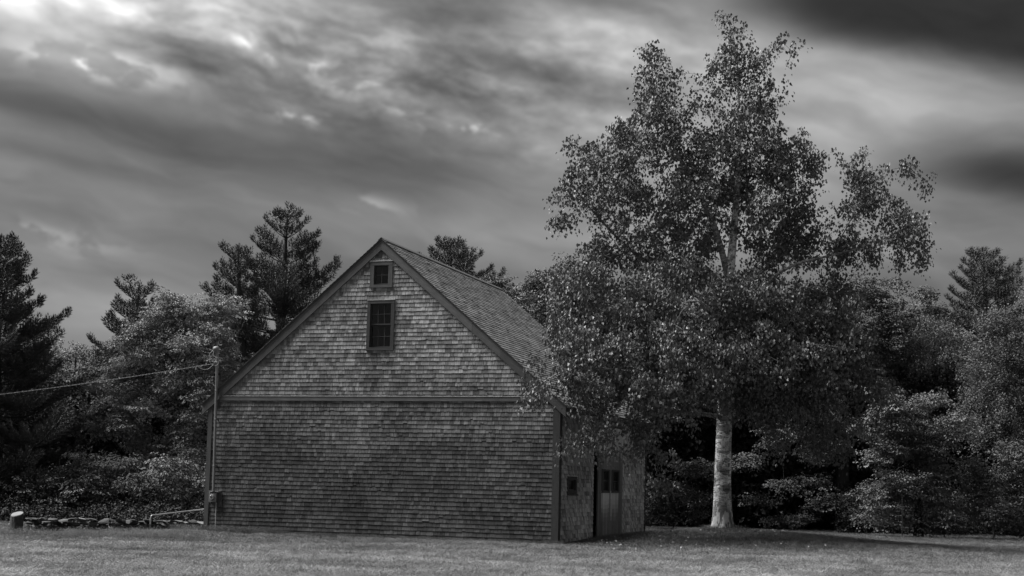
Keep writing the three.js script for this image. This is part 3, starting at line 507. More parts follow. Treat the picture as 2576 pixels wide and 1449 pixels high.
function needleTuft(seed) {                                    // brush of needles round +y
  const r = rng(seed), l = [];
  for (let i = 0; i < 30; i++) { const t = r(), a = r() * 2 * PI, b = V3(0.012 * Math.cos(a), 0.26 * t - 0.06, 0.012 * Math.sin(a)); const e = 0.75 + 0.5 * (1 - t), d = V3(Math.cos(a) * e, 0.85, Math.sin(a) * e).normalize(); const n = rdir(r); n.addScaledVector(d, -n.dot(d)).normalize(); const s = 0.12 + 0.06 * r(); l.push([b, d, n, s, 0.02]); }
  return leafGeo(l);
}
const SPRAY = { birch: birchSpray(1), pad: padSpray(2, 34, 0.08, 0.45), pad2: padSpray(3, 34, 0.072, 0.6), up: upSpray(4, 30, 0.075), needle: needleTuft(5), small: padSpray(6, 24, 0.075, 0.7) };
function crown(geo, mat, spots, parent, r, origin) {            // spots: [point, quaternion, scale, tone]
  const m = new THREE.InstancedMesh(geo, mat, spots.length), M = new THREE.Matrix4(), c = new THREE.Color();
  spots.forEach(([p, q, s, t], i) => { M.compose(p.clone().sub(origin), q, V3(s, s, s)); m.setMatrixAt(i, M); m.setColorAt(i, c.setRGB(t, t, t)); });
  m.name = 'crown'; m.userData.kind = 'stuff'; m.castShadow = m.receiveShadow = true; parent.add(m); return m;
}
const yaw = (r, tilt = 0.3) => new THREE.Quaternion().setFromEuler(new THREE.Euler(tilt * gauss(r), r() * 2 * PI, tilt * gauss(r)));
const blobAt = (Z) => (u, v, ru, rv, dz = 0, den = 1) => ({ c: at(u, v, Z + dz), r: V3(ru * (Z + dz) / FPX, rv * (Z + dz) / FPX, 0.5 * (ru * 1.25 + rv * 0.75) * (Z + dz) / FPX), den });
// joins attraction points to the stems, nearest the stem first, and returns wood and twig ends
function grow(stems, points, origin, r, opt) {
  const nodes = [];
  for (const st of stems) st.pts.forEach((p, i) => nodes.push({ p, par: null, len: st.pts.slice(0, i + 1).reduce((s, q, k, a) => s + (k ? q.distanceTo(a[k - 1]) : 0), 0) * 0.35 + (st.extra || 0), n: 0, stem: true }));
  const near = (p) => { let b = 1e9; for (const n of nodes) if (n.stem) { const d = n.p.distanceToSquared(p); if (d < b) b = d; } return b; };
  const order = points.map((p) => [near(p), p]).sort((a, b) => a[0] - b[0]).map((x) => x[1]), ends = [];
  for (const p of order) {
    let best = null, bc = 1e9;
    for (const n of nodes) { const dx = p.x - n.p.x, dy = p.y - n.p.y, dz = p.z - n.p.z; const c = Math.sqrt(dx * dx + dy * dy * 1.0 + dz * dz) + 0.12 * n.len + (dy < 0 ? opt.droop * -dy : 0); if (c < bc) { bc = c; best = n; } }
    let par = best; const d = p.distanceTo(best.p);
    if (d > 0.9) { const k = Math.min(3, Math.floor(d / 0.7)); for (let i = 1; i <= k; i++) { const t = i / (k + 1), q = best.p.clone().lerp(p, t); q.y += 0.12 * d * Math.sin(PI * t); q.x += 0.05 * d * gauss(r); q.z += 0.05 * d * gauss(r); const nn = { p: q, par, len: par.len + q.distanceTo(par.p), n: 0 }; nodes.push(nn); par = nn; } }
    const e = { p, par, len: par.len + p.distanceTo(par.p), n: 0 }; nodes.push(e); ends.push(e);
  }
  for (const e of ends) for (let n = e; n; n = n.par) n.n++;
  const geos = [];
  for (const n of nodes) if (n.par) { const ra = clamp(opt.twig * Math.pow(n.n + 1, 0.46), 0, opt.max || 0.09), rb = clamp(opt.twig * Math.pow(n.n, 0.46) * 0.85, 0.002, opt.max || 0.09); geos.push(limb([n.par.p.clone().sub(origin), n.p.clone().sub(origin)], [ra, rb], ra > 0.02 ? 6 : 4)); }
  return { wood: geos.length ? mergeGeometries(geos) : null, ends };
}
function samplePads(blobs, spacing, r, reject) {                 // pad centres through the crown's volume, more of them near its outside
  const out = [];
  for (const b of blobs) {
    const n = Math.round(b.den * b.r.x * b.r.y * b.r.z * 4.19 / Math.pow(spacing, 3)) + 1;
    for (let i = 0; i < n; i++) { const d = rdir(r).multiplyScalar(Math.pow(r(), 0.42)), p = b.c.clone().add(d.multiply(b.r)); if (!reject || !reject(p)) out.push(p); }
  }
  return out;
}
const behindBarn = (p) => insideBarn(p.x, p.z, 0.35) && p.y < roofY(toBarn(p.x, p.z)[0]) + 0.4;
function stem(list, Z0) {   // list of [u, v, radius, dz]
  const raw = list.map(([u, v, rr, dz = 0]) => ({ p: at(u, v, Z0 + dz), r: rr })), c = new THREE.CatmullRomCurve3(raw.map((q) => q.p)), n = Math.max(12, Math.round(c.getLength() / 0.3)), pts = [], rad = [];
  for (let i = 0; i <= n; i++) { const t = i / n; pts.push(c.getPoint(t)); const f = t * (raw.length - 1), k = Math.min(raw.length - 2, Math.floor(f)); rad.push(lerp(raw[k].r, raw[k + 1].r, f - k)); }
  return { pts, rad };
}
const rel = (pts, o) => pts.map((p) => p.clone().sub(o));

{ // the birch
  const r = rng(41), Z = 41, o = BIRCH.clone(), t = thing('birch_tree', 'tall white-barked birch with airy drooping crown on the lawn beside the barn', 'birch tree', o.toArray());
  const trunk = stem([[1816, 1345, 0.3], [1817, 1300, 0.262], [1818, 1200, 0.236], [1822, 1060, 0.217], [1826, 900, 0.185], [1834, 720, 0.14], [1846, 580, 0.105], [1856, 430, 0.07], [1858, 250, 0.04], [1846, 100, 0.018], [1824, 34, 0.005]], Z);
  const stems = [trunk,
    stem([[1833, 700, 0.1], [1800, 580, 0.085], [1746, 460, 0.065], [1690, 360, 0.045], [1650, 240, 0.025], [1635, 130, 0.01]], Z),
    stem([[1828, 830, 0.075], [1905, 735, 0.056, -0.3], [1985, 672, 0.042, -0.4], [2080, 645, 0.034, -0.4], [2170, 622, 0.025, -0.4], [2250, 588, 0.014, -0.4], [2318, 545, 0.007, -0.3]], Z),
    stem([[2080, 645, 0.022, -0.4], [2120, 590, 0.018, -0.3], [2160, 510, 0.012, -0.2], [2190, 430, 0.005, 0]], Z),
    stem([[1828, 840, 0.05], [1880, 740, 0.04, 0.4], [1950, 640, 0.03, 0.5], [2020, 520, 0.018, 0.5], [2050, 410, 0.006, 0.4]], Z),
    stem([[1822, 1000, 0.085], [1720, 960, 0.07, -1], [1580, 935, 0.05, -2.2], [1430, 930, 0.028, -3.2], [1330, 985, 0.01, -3.7]], Z),
    stem([[1826, 950, 0.08], [1920, 900, 0.065, -0.8], [2040, 868, 0.03, -1.2], [2150, 880, 0.008, -1.4]], Z),
    stem([[1829, 800, 0.085], [1720, 720, 0.07, 0.6], [1600, 640, 0.05, 0.8], [1490, 530, 0.03, 0.6], [1420, 440, 0.012, 0.4]], Z),
    stem([[1822, 1050, 0.07], [1740, 1040, 0.055, -1], [1620, 1050, 0.038, -2.2], [1500, 1085, 0.02, -3.0], [1420, 1130, 0.008, -3.3]], Z),
    stem([[1824, 990, 0.07], [1900, 980, 0.055, 1], [2020, 970, 0.035, 1.8], [2120, 1010, 0.012, 2]], Z),
    stem([[1828, 860, 0.07], [1800, 800, 0.06, -1.2], [1760, 760, 0.04, -2.4], [1720, 760, 0.015, -3.2]], Z),
    stem([[1828, 860, 0.07], [1860, 800, 0.06, 1.4], [1900, 740, 0.04, 2.4], [1930, 720, 0.015, 3.2]], Z)];
  const b = blobAt(Z), blobs = [
    b(1834, 78, 26, 48), b(1850, 130, 60, 60), b(1880, 200, 82, 80), b(1960, 130, 40, 34, 0, 0.5), b(1780, 225, 50, 50), b(1885, 290, 90, 80),
    b(1620, 150, 55, 48), b(1660, 215, 72, 60), b(1640, 300, 95, 75), b(1560, 370, 100, 70), b(1470, 415, 70, 58), b(1440, 510, 52, 70), b(1560, 470, 110, 80, 0.5),
    b(1530, 590, 90, 85, 0.3), b(1470, 640, 50, 60),
    b(1740, 380, 110, 90), b(1890, 400, 120, 95), b(1980, 370, 70, 70), b(2040, 400, 50, 55), b(1740, 500, 130, 90), b(1920, 520, 130, 100), b(2010, 470, 60, 60),
    b(1690, 620, 130, 85, 0.8), b(1960, 640, 110, 80, 0.8),
    b(2140, 420, 46, 55), b(2190, 480, 80, 80), b(2290, 450, 60, 55, 0, 0.6), b(2270, 560, 85, 75), b(2170, 590, 70, 60, 0, 0.7), b(2340, 620, 42, 38, 0, 0.6), b(2250, 650, 50, 30, 0, 0.5), b(2070, 610, 55, 55, 0, 0.8), b(2100, 690, 75, 45, 0, 0.9), b(2040, 545, 36, 36, 0, 0.5),
    b(1500, 740, 150, 80, -0.8), b(1400, 700, 80, 40, -0.6, 0.6), b(1690, 760, 150, 110, -0.8), b(1900, 800, 150, 110, -0.4), b(2050, 790, 120, 110), b(1750, 700, 90, 70, 2),
    b(1450, 850, 110, 70, -2.6), b(1570, 850, 140, 90, -1.6), b(1740, 890, 150, 100, -2), b(1940, 900, 150, 100, -1), b(2100, 900, 120, 120, -0.5), b(2180, 960, 60, 80),
    b(1420, 940, 100, 55, -3.2), b(1360, 990, 45, 40, -3.9, 0.8), b(1560, 980, 150, 60, -2.6), b(1720, 1000, 120, 60, -2.2), b(1930, 1020, 130, 70, -0.5), b(2080, 1040, 100, 80, 0.5),
    b(1478, 1100, 58, 42, -3.2, 0.8), b(1560, 1080, 90, 40, -3, 0.9), b(1640, 1120, 60, 70, -2.4), b(1672, 1195, 26, 42, -2.2, 0.9),
    b(1930, 1090, 70, 40, -0.5, 0.7), b(2110, 640, 60, 50), b(2010, 580, 60, 60, 0.4, 0.8), b(2180, 660, 50, 26, 0, 0.8), b(2060, 1120, 55, 40, 0.4, 0.7), b(2120, 1130, 40, 45, 0.4, 0.7)];
  const pads = samplePads(blobs.map((q) => (q.den *= q.c.y > o.y + 7.2 ? 0.8 : 1, q)), 0.56, r, behindBarn);
  // thin the foliage so that the trunk shows low down and where it forks
  const keep = pads.filter((p) => { const y = p.y - o.y; const dx = Math.abs(p.x - trunk.pts[Math.min(trunk.pts.length - 1, Math.round(y / 0.36))].x || 0); return !(p.z > o.z + 0.15 && dx < 0.35 && ((y > 7.5 && y < 8.5) || y < 3.5)); });
  const { wood, ends } = grow(stems, keep, o, r, { droop: 0.5, twig: 0.0042, max: 0.045 });
  part(limb(rel(trunk.pts, o), trunk.rad, 28, 0.6, 16), birchBark, 'trunk', t);
  part(mergeGeometries(stems.slice(1).map((s) => limb(rel(s.pts, o), s.rad, 8))), birchLimb, 'limbs', t);
  part(wood, twigMat, 'twigs', t);
  const spots = [];
  for (const e of ends) { const n = 5 + Math.floor(r() * 4); for (let i = 0; i < n; i++) { const p = e.p.clone().add(V3(0.17 * gauss(r), 0.15 * gauss(r) - 0.05, 0.17 * gauss(r))); spots.push([p, yaw(r, 0.3), 0.85 + 0.4 * r(), 0.7 + 0.6 * r()]); } }
  for (const s of stems.slice(1)) s.pts.forEach((p, i) => { if (i > s.pts.length * 0.45) for (let k = 0; k < 2; k++) spots.push([p.clone().add(V3(0.15 * gauss(r), 0.12 * gauss(r), 0.15 * gauss(r))), yaw(r, 0.3), 0.85 + 0.3 * r(), 0.7 + 0.6 * r()]); });
  for (let i = Math.round(trunk.pts.length * 0.8); i < trunk.pts.length; i++) for (let k = 0; k < 3; k++) spots.push([trunk.pts[i].clone().add(V3(0.14 * gauss(r), 0.1 * gauss(r), 0.14 * gauss(r))), yaw(r, 0.3), 0.8, 0.7 + 0.6 * r()]);
  crown(SPRAY.birch, leafMat(0.12, 0.25, 0.5), spots, t, r, o);
  console.log('birch sprays', spots.length);
}

let total = 0;
function broadleaf(name, label, category, Z, seed, trunkList, blobs, opt = {}) {
  const r = rng(seed), tr = stem(trunkList, Z), o = tr.pts[0].clone(); o.y = groundY(o.x, o.z); tr.pts[0].y = o.y - 0.15;
  const t = thing(name, label, category, o.toArray(), opt.group);
  const pads = samplePads(blobs, opt.spacing || 0.86, r, (p) => p.y < o.y + 0.25 || behindBarn(p));
  const { wood, ends } = grow([tr], pads, o, r, { droop: 0.2, twig: 0.006, max: 0.12 });
  const bole = limb(rel(tr.pts, o), tr.rad, 10, 0.6); part(wood ? mergeGeometries([bole, wood]) : bole, barkMat, 'trunk', t);
  const spots = [], n = opt.per || 14;
  for (const e of ends) { const pt = 0.6 + 0.8 * r(); for (let i = 0; i < n; i++) { const a = r() * 2 * PI, q = (opt.pad || 0.5) * Math.sqrt(r()); const p = e.p.clone().add(V3(q * Math.cos(a), (opt.thick || 0.16) * gauss(r) - 0.5 * q * q, q * Math.sin(a))); if (p.y < o.y + 0.15) continue; spots.push([p, yaw(r, opt.tilt || 0.36), (opt.size || 1) * (0.8 + 0.5 * r()), pt * (0.8 + 0.4 * r())]); } }
  crown(SPRAY[opt.spray || 'pad'], leafMat(opt.tone || 0.09, opt.tr ?? 0.18, opt.rough || 0.6), spots, t, r, o); total += spots.length;
  return t;
}
function pine(label, Z, seed, trunkList, profile, opt = {}) {   // profile(t): branch length in metres, t from foot 0 to top 1
  const r = rng(seed), tr = stem(trunkList, Z), o = tr.pts[0].clone(); o.y = groundY(o.x, o.z); tr.pts[0].y = o.y - 0.15;
  const t = thing('pine_tree', label, 'pine tree', o.toArray(), opt.group), top = tr.pts[tr.pts.length - 1], H = top.y - o.y, geos = [], spots = [];
  const up = V3(0, 1, 0), pt = (h) => tr.pts.reduce((b, p) => Math.abs(p.y - o.y - h) < Math.abs(b.y - o.y - h) ? p : b);
  const tuft = (p, d, s) => spots.push([p, new THREE.Quaternion().setFromUnitVectors(up, d.clone().normalize()), s * (0.85 + 0.35 * r()), 0.75 + 0.5 * r()]);
  for (let h = H * (opt.from || 0.12); h < H - 0.3; h += (0.4 + 0.26 * r()) * (opt.step || 1)) {
    const tt = h / H, nb = 4 + Math.floor(r() * 3), a0 = r() * 2 * PI;
    for (let k = 0; k < nb; k++) {
      const a = a0 + 2 * PI * (k + 0.5 * (r() - 0.5)) / nb, L = Math.min(profile(tt, Math.cos(a)) * (0.7 + 0.5 * r()), (H - h) * (opt.cap || 1.0) + 0.25); if (L < 0.25) continue;
      const c = pt(h), pts = [], n = 7, rise = Math.min(lerp(0.03, 0.5, tt * tt) + 0.1 * gauss(r), 0.95 * (H - h) / L - 0.17);
      const hd = V3(Math.cos(a), 0, Math.sin(a)), P = (s) => c.clone().addScaledVector(hd, L * s * (1 - 0.1 * s)).add(V3(0, L * (rise * s - 0.13 * Math.sin(PI * s) * (1 - tt) + 0.17 * s * s * s), 0));
      for (let i = 0; i <= n; i++) pts.push(P(i / n));
      if (pts.some((p) => behindBarn(p))) continue;
      const rr = 0.012 + 0.011 * L; geos.push(limb(rel(pts, o), pts.map((_, i) => rr * (1 - 0.85 * i / n)), 5));
      const steps = Math.max(3, Math.round(L * 3.4));
      for (let i = 0; i < steps; i++) {
        const s = 0.22 + 0.78 * (i + r() * 0.8) / steps; if (s > 1) continue;
        const q = P(s), tw = L * 0.30 * (1.15 - s) + 0.18;
        for (const sd of [1, -1, 0]) {
          const dir = hd.clone().multiplyScalar(0.75).add(V3(-hd.z * sd, 0, hd.x * sd)).add(V3(0, 0.25 + 0.3 * r() + 0.5 * tt, 0)).normalize(), l = tw * (0.5 + 0.7 * r()) * (sd ? 1 : 0.6);
          const m = Math.max(1, Math.round(l / 0.16)); for (let j = 1; j <= m; j++) { const pp = q.clone().addScaledVector(dir, l * j / m); pp.y += 0.12 * l * (j / m) ** 2; const lift = V3(0, 0.45 + 0.6 * (j === m ? 1 : 0.3), 0); tuft(pp, dir.clone().add(lift), 0.95); }
        }
      }
      tuft(P(1), V3(hd.x * 0.4, 1, hd.z * 0.4), 1.15); tuft(P(1).add(V3(0, 0.14, 0)), V3(hd.x * 0.15, 1, hd.z * 0.15), 0.9);
    }
  }
  for (let k = 0; k < 10; k++) tuft(top.clone().add(V3(0.05 * gauss(r), -0.14 * k, 0.05 * gauss(r))), V3(0.3 * gauss(r), 1, 0.3 * gauss(r)), 1);
  part(mergeGeometries([limb(rel(tr.pts, o), tr.rad, 9, 0.4), ...geos]), barkMat, 'trunk', t);
  crown(SPRAY.needle, leafMat(opt.tone || 0.065, 0.12, 0.5), spots, t, r, o); total += spots.length;
}
const groundV = (u, Z) => { const p = at(u, 1340, Z); return 1340 + p.y * FPX / Z; };   // where level ground at that distance falls
const T = (Z, ...l) => l;
{
  let b;
  pine('dark wide pine filling the far left edge of the scene', 50, 101, [[-18, groundV(-18, 50), 0.36], [-16, 1000, 0.28], [-10, 750, 0.13], [0, 612, 0.02]], (t) => t < 0.25 ? 3.4 : lerp(4.3, 0.5, (t - 0.25) / 0.75), { from: 0.06, tone: 0.05, step: 0.72, cap: 0.95 });
  pine('ragged pine with spiky top standing just behind the domed maple', 60, 102, [[345, groundV(345, 60), 0.3], [345, 1000, 0.24], [345, 800, 0.12], [350, 712, 0.02]], (t, c) => lerp(3.6, 0.7, t) * (c < 0 ? 1.1 : 0.8), { from: 0.4, cap: 1.3 });
  pine('tallest pine, pointed, rising behind the left slope of the barn roof', 60, 103, [[690, groundV(690, 60), 0.34], [700, 950, 0.28], [712, 720, 0.14], [724, 538, 0.02]], (t) => t < 0.62 ? 3.1 : lerp(3.1, 0.35, (t - 0.62) / 0.38), { from: 0.3 });
  pine('blunt-topped pine leaning close against the left side of the tallest pine', 58, 104, [[618, groundV(618, 58), 0.3], [612, 950, 0.24], [602, 760, 0.12], [600, 628, 0.02]], (t, c) => lerp(2.4, 0.75, t) * (c < 0 ? 1 : 0.7), { from: 0.42 });
  pine('small pine top peeking over the barn ridge', 70, 105, [[1150, groundV(1150, 70), 0.3], [1145, 900, 0.2], [1138, 720, 0.1], [1132, 612, 0.02]], (t) => 2.5, { from: 0.6, cap: 0.9 });
  pine('lone pine top above the leafy trees at far right', 68, 106, [[2490, groundV(2490, 68), 0.32], [2485, 950, 0.22], [2480, 770, 0.12], [2474, 645, 0.02]], (t, c) => lerp(4.4, 1.2, t), { from: 0.3, cap: 1.4 });

  b = blobAt(51);
  broadleaf('maple_tree', 'large domed maple with pale sunlit leaf pads left of the barn', 'maple tree', 51, 201, [[455, groundV(455, 51), 0.3], [455, 1150, 0.25], [460, 950, 0.15], [465, 780, 0.04]],
    [b(475, 778, 105, 58), b(400, 815, 85, 60), b(545, 805, 75, 60), b(470, 880, 140, 80), b(350, 900, 80, 70), b(545, 910, 60, 80), b(300, 960, 90, 70), b(440, 1000, 130, 90), b(300, 1060, 100, 70), b(480, 1120, 80, 80, -1), b(400, 1180, 130, 80, -0.5), b(280, 1170, 110, 70, -1), b(480, 1240, 70, 60, -1), b(340, 1260, 110, 50, -1)], { tone: 0.21, per: 23, spacing: 0.86, size: 0.85, tr: 0.15 });
  b = blobAt(62);
  broadleaf('leafy_tree', 'pale leafy tree showing in the gap beside the far left pine', 'tree', 62, 202, [[190, groundV(190, 62), 0.25], [190, 1000, 0.12], [190, 900, 0.03]], [b(185, 920, 75, 60), b(130, 900, 45, 40), b(240, 930, 60, 55), b(190, 1010, 110, 80), b(150, 1110, 110, 80)], { tone: 0.155, spray: 'pad2' });
  b = blobAt(48);
  broadleaf('maple_sapling', 'low spreading sapling behind the stone wall near the handrail', 'sapling', 48, 203, [[430, groundV(430, 48), 0.022], [430, 1230, 0.018], [435, 1150, 0.01]], [b(430, 1190, 70, 40), b(360, 1230, 70, 40), b(470, 1260, 50, 40), b(400, 1280, 80, 35)], { tone: 0.116, spacing: 0.7 });
  broadleaf('maple_sapling', 'dark low sapling behind the stone wall near the wooden post', 'sapling', 48, 204, [[150, groundV(150, 48), 0.08], [150, 1230, 0.05], [150, 1150, 0.01]], [b(150, 1200, 80, 50), b(60, 1230, 80, 50), b(230, 1240, 70, 45), b(130, 1285, 110, 35)], { tone: 0.078, spacing: 0.7 });
  b = blobAt(64);
  broadleaf('leafy_tree', 'rounded tree tops just over the rear end of the barn ridge', 'tree', 64, 205, [[1275, groundV(1275, 64), 0.25], [1275, 950, 0.15], [1270, 760, 0.03]], [b(1270, 725, 42, 34), b(1230, 720, 24, 26), b(1290, 770, 70, 60), b(1260, 830, 80, 80)], { tone: 0.109 });
  b = blobAt(55);
  broadleaf('maple_tree', 'full round-topped maple behind the rear of the barn roof', 'maple tree', 55, 206, [[1430, groundV(1430, 55), 0.3], [1430, 1000, 0.2], [1430, 760, 0.04]], [b(1400, 720, 85, 60), b(1460, 700, 70, 50), b(1430, 790, 130, 80), b(1500, 800, 110, 100), b(1440, 900, 140, 90), b(1560, 960, 120, 110)], { tone: 0.116 });
  b = blobAt(60);
  broadleaf('maple_tree', 'dark bushy maple directly behind the birch crown', 'maple tree', 60, 207, [[2120, groundV(2120, 60), 0.32], [2120, 1050, 0.22], [2130, 760, 0.04]], [b(2160, 740, 90, 62), b(2230, 760, 60, 70), b(2080, 760, 90, 80), b(2160, 850, 150, 90), b(2000, 860, 120, 110), b(1880, 900, 120, 120), b(2180, 960, 140, 90), b(2000, 1010, 160, 90), b(1780, 990, 130, 100)], { tone: 0.078, per: 10 });
  b = blobAt(68);
  broadleaf('leafy_tree', 'distant rounded crown between birch and lone pine', 'tree', 68, 208, [[2340, groundV(2340, 68), 0.3], [2340, 1000, 0.2], [2340, 790, 0.04]], [b(2335, 775, 60, 44), b(2300, 800, 50, 40), b(2380, 800, 50, 45), b(2340, 860, 100, 70)], { tone: 0.093 });
  b = blobAt(61);
  broadleaf('leafy_tree', 'pale fine-leaved tree below the lone pine', 'tree', 61, 209, [[2350, groundV(2350, 61), 0.28], [2350, 1050, 0.2], [2350, 850, 0.04]], [b(2330, 850, 70, 60), b(2390, 880, 70, 60), b(2290, 900, 60, 80), b(2350, 960, 120, 90), b(2300, 1060, 130, 90), b(2420, 1000, 90, 90)], { tone: 0.132, spray: 'up' });
  b = blobAt(56);
  broadleaf('leafy_tree', 'bright upright-shooted tree at the far right edge', 'tree', 56, 210, [[2530, groundV(2530, 56), 0.3], [2530, 1050, 0.22], [2530, 820, 0.05]], [b(2520, 800, 65, 50), b(2590, 790, 60, 60), b(2540, 870, 95, 80), b(2450, 900, 60, 55), b(2590, 960, 90, 100), b(2500, 990, 100, 80), b(2450, 1070, 80, 70), b(2570, 1090, 100, 90)], { tone: 0.132, spray: 'up' });
  b = blobAt(52);
  broadleaf('shrubby_tree', 'broad shrubby tree with arching lit top right of the birch trunk', 'tree', 52, 211, [[2310, groundV(2310, 52), 0.16], [2310, 1200, 0.12], [2300, 1020, 0.03]], [b(2290, 1000, 90, 46), b(2210, 1050, 75, 55), b(2360, 1050, 80, 60), b(2280, 1090, 110, 60), b(2200, 1140, 60, 55), b(2350, 1150, 70, 60)], { tone: 0.116, spray: 'pad2' });
  broadleaf('shrub', 'leafy shrub reaching down to the lawn edge under the broad shrubby tree', 'shrub', 51, 212, [[2270, groundV(2270, 51), 0.02], [2270, 1270, 0.018], [2270, 1200, 0.015]], [b(2280, 1210, 80, 40), b(2210, 1240, 50, 40), b(2330, 1250, 70, 45), b(2230, 1290, 60, 38), b(2320, 1300, 80, 36)], { tone: 0.132, spray: 'pad2', spacing: 0.7 });
  broadleaf('shrub', 'tangled shrub at the far right end of the lawn edge', 'shrub', 53, 213, [[2500, groundV(2500, 53), 0.03], [2500, 1250, 0.025], [2500, 1150, 0.015]], [b(2520, 1170, 80, 50), b(2450, 1210, 60, 50), b(2560, 1240, 70, 60), b(2480, 1280, 80, 45), b(2570, 1310, 60, 35)], { tone: 0.109, spray: 'pad2', spacing: 0.75 });
  b = blobAt(56);
  broadleaf('maple_sapling', 'low maple with layered pads close left of the birch trunk', 'sapling', 56, 214, [[1692, groundV(1692, 56), 0.022], [1712, 1240, 0.018], [1705, 1150, 0.015]], [b(1740, 1180, 55, 34), b(1700, 1230, 70, 36), b(1760, 1270, 50, 34), b(1680, 1290, 70, 34)], { tone: 0.093, spacing: 0.8, pad: 0.6, thick: 0.12 });
  broadleaf('maple_sapling', 'low maple with layered pads close right of the birch trunk', 'sapling', 56, 215, [[1968, groundV(1968, 56), 0.022], [1954, 1270, 0.02], [1972, 1200, 0.016], [1955, 1110, 0.015]], [b(1950, 1100, 70, 30), b(2050, 1130, 80, 30), b(1900, 1160, 60, 26), b(1990, 1210, 80, 26), b(1900, 1250, 50, 26), b(2080, 1260, 70, 24), b(2000, 1300, 70, 20)], { tone: 0.078, spacing: 0.85, pad: 0.6, thick: 0.08 });
}
{ // the wood behind, one mass
  const r = rng(9), spots = [], o = V3(0, 0, -66);
  for (let i = 0; i < 24000; i++) {
    const Z = 60 + 16 * r(), x = (r() - 0.5) * 1.02 * Z, u = x / Z * FPX + CX, hmax = (u > 1150 ? 6.8 : u < 60 ? 7 : 4.9) + 1.2 * fbm(x * 0.3, Z * 0.3, 1, 2), p = V3(x, 0.2 + hmax * Math.pow(r(), 0.9), -Z);
    if (insideBarn(p.x, p.z, 1)) continue;
    spots.push([p, yaw(r, 0.5), 2.2 + 1.2 * r(), 0.6 + 0.6 * r()]);
  }
  for (let i = 0; i < 6500; i++) {
    const left = i % 5 < 3, Z = left ? 45.5 + 13 * r() : 54.5 + 7 * r(), u = left ? -80 + 640 * r() : 2120 + 560 * r(), g = at(u, 1340, Z), hm = left ? 0.35 + 0.16 * (Z - 45) : 0.5 + 0.3 * (Z - 53);
    if (insideBarn(g.x, g.z, 0.6) || (left && toBarn(g.x, g.z)[0] > -BW - 0.6)) continue;
    spots.push([V3(g.x, 0.1 + hm * Math.pow(r(), 0.8) * (0.7 + fbm(g.x * 0.7, Z, 2, 2)), -Z), yaw(r, 0.5), 0.75 + 0.55 * r(), 0.5 + 0.9 * r()]);
  }
  const m = crown(SPRAY.pad2, leafMat(0.016, 0.05, 0.7), spots, scene, r, o); m.position.copy(o); m.name = numbered('woodland'); tag(m, 'dark mass of woodland undergrowth behind the trees and the barn', 'woodland', null, 'stuff');
}
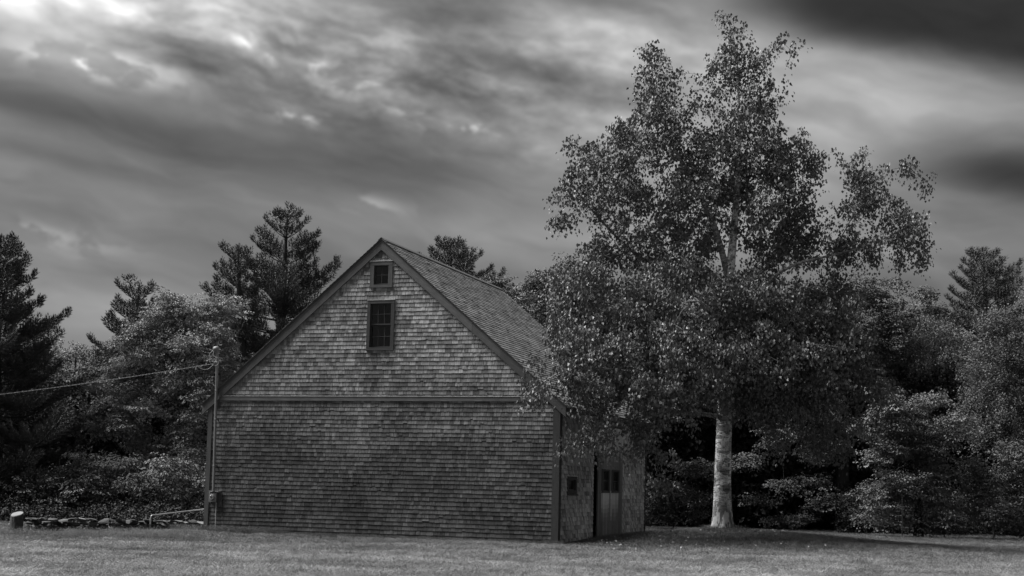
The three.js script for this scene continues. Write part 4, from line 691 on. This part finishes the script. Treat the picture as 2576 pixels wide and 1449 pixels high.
// ------------------------------------------------------------------ grass
{
  const r = rng(12), blades = (n, h, spread, lean) => { const p = []; for (let i = 0; i < n; i++) { const a = r() * 2 * PI, q = spread * Math.sqrt(r()), x = q * Math.cos(a), z = q * Math.sin(a), hh = h * (0.5 + r()), b = r() * 2 * PI, w = 0.0045, dx = Math.cos(b) * w, dz = Math.sin(b) * w, lx = lean * hh * gauss(r), lz = lean * hh * gauss(r); p.push(x - dx, 0, z - dz, x + dx, 0, z + dz, x + lx * 0.4, hh * 0.65, z + lz * 0.4, x + lx * 0.4 - dx * 0.5, hh * 0.65, z + lz * 0.4 - dz * 0.5, x + lx * 0.4 + dx * 0.5, hh * 0.65, z + lz * 0.4 + dz * 0.5, x + lx * 1.2, hh * 0.95, z + lz * 1.2); } const g = new THREE.BufferGeometry(); g.setAttribute('position', new THREE.Float32BufferAttribute(p, 3)); g.computeVertexNormals(); return g; };
  const short = blades(44, 0.055, 0.17, 0.7), tall = blades(26, 0.2, 0.12, 0.6);
  const spotsS = [], spotsT = [], M = (l, geo, tone, name, label) => { const m = new THREE.InstancedMesh(geo, leafMat(tone, 0.3, 0.6), l.length), X = new THREE.Matrix4(), c = new THREE.Color(); l.forEach(([p, s, t], i) => { X.compose(p, yaw(r, 0.05), V3(s, s, s)); m.setMatrixAt(i, X); m.setColorAt(i, c.setRGB(t, t, t)); }); m.castShadow = m.receiveShadow = true; add(m, name); tag(m, label, 'grass', null, 'stuff'); };
  const ok = (x, z) => !insideBarn(x, z, 0.02);
  for (let Z = 20.5; Z < 57; Z += 0) {
    const step = 0.02 + 0.0; Z += step; const half = Z * 0.375 + 1, n = 2 * half * step * (Z < 30 ? 62 : Z < 42 ? 40 : 22);
    let k = Math.floor(n) + (r() < n % 1 ? 1 : 0);
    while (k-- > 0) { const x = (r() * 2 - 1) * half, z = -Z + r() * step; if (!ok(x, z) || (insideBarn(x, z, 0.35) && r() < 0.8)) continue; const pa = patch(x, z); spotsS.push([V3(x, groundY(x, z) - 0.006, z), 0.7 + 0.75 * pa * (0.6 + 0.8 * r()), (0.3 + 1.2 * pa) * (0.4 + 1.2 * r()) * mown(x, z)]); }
  }
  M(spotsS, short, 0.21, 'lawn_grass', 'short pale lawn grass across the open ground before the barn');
  for (let i = 0; i < 2400; i++) { const a = -BW - 0.9 + (BW + 1.1) * r(), n = 0.04 + 0.3 * r() * r() * (a < -8 ? 2.2 : 1), p = barnPt(a, 0, n); p.y = groundY(p.x, p.z) - 0.01; if (a > -7 && r() < 0.25) continue; spotsT.push([p, (a < -8 ? 0.9 : 0.5) * (0.6 + 0.6 * r()), 0.35 + 0.4 * r()]); }
  for (let i = 0; i < 1100; i++) { const u = 500 * r(), Z = 36.6 + 5.2 * r() * (0.5 + 0.5 * u / 500), p = at(u, 1340, Z); p.y = groundY(p.x, p.z) - 0.01; if (!ok(p.x, p.z)) continue; if (fbm(p.x, p.z, 3, 3) < -0.08) continue; spotsT.push([p, 0.45 + 0.55 * r(), 0.7 + 0.5 * r()]); }
  for (let i = 0; i < 260; i++) { const a = r() * 2 * PI, q = 0.32 + 0.5 * r() * r(), x = BIRCH.x + q * Math.cos(a), z = BIRCH.z + q * Math.sin(a); spotsT.push([V3(x, groundY(x, z) - 0.01, z), 0.5 + 0.3 * r(), 0.4 + 0.4 * r()]); }
  for (let i = 0; i < 900; i++) { const u = 1640 + 960 * r(), Z = 47.5 + 5 * r(), p = at(u, 1340, Z); p.y = groundY(p.x, p.z) - 0.01; if (!ok(p.x, p.z)) continue; spotsT.push([p, 0.4 + 0.5 * r(), 0.4 + 0.4 * r()]); }
  for (let i = 0; i < 120; i++) {                                       // darker weedy tufts in the lawn
    const left = i % 3 > 0, Z = left ? 27 + 11 * r() : 24 + 14 * r(), x0 = left ? (-0.36 + 0.34 * r()) * Z : (r() * 2 - 1) * Z * 0.36, dk = 0.25 + 0.55 * r(), w = 0.25 + 0.7 * r(), n = 10 + 26 * w;
    for (let k = 0; k < n; k++) { const x = x0 + w * gauss(r), z = -Z + 0.16 * gauss(r); if (!ok(x, z)) continue; spotsT.push([V3(x, groundY(x, z) - 0.01, z), 0.28 + 0.32 * r(), dk * (0.7 + 0.6 * r())]); }
  }
  M(spotsT, tall, 0.16, 'tall_grass', 'longer unmown grass along the barn foot, stone wall and lawn edge');
  const lf = []; for (let i = 0; i < 110; i++) { const x = 1.5 + 7 * r(), z = -34.5 - 5.5 * r() - 0.2 * x; if (!ok(x, z)) continue; lf.push([V3(x, groundY(x, z) + 0.05, z), V3(gauss(r), 0.3, gauss(r)).normalize(), rdir(r), 0.08, 0.06]); }
  const fm = part(leafGeo(lf), leafMat(0.3, 0.1, 0.6), 'fallen_leaves'); add(fm, 'fallen_leaves'); tag(fm, 'scattered pale fallen leaves on the lawn before the barn door', 'leaves', null, 'stuff');
  console.log('grass', spotsS.length, spotsT.length, 'sprays', total, 'wall shingles', wallList.length);
}
renderer.render(scene, camera);
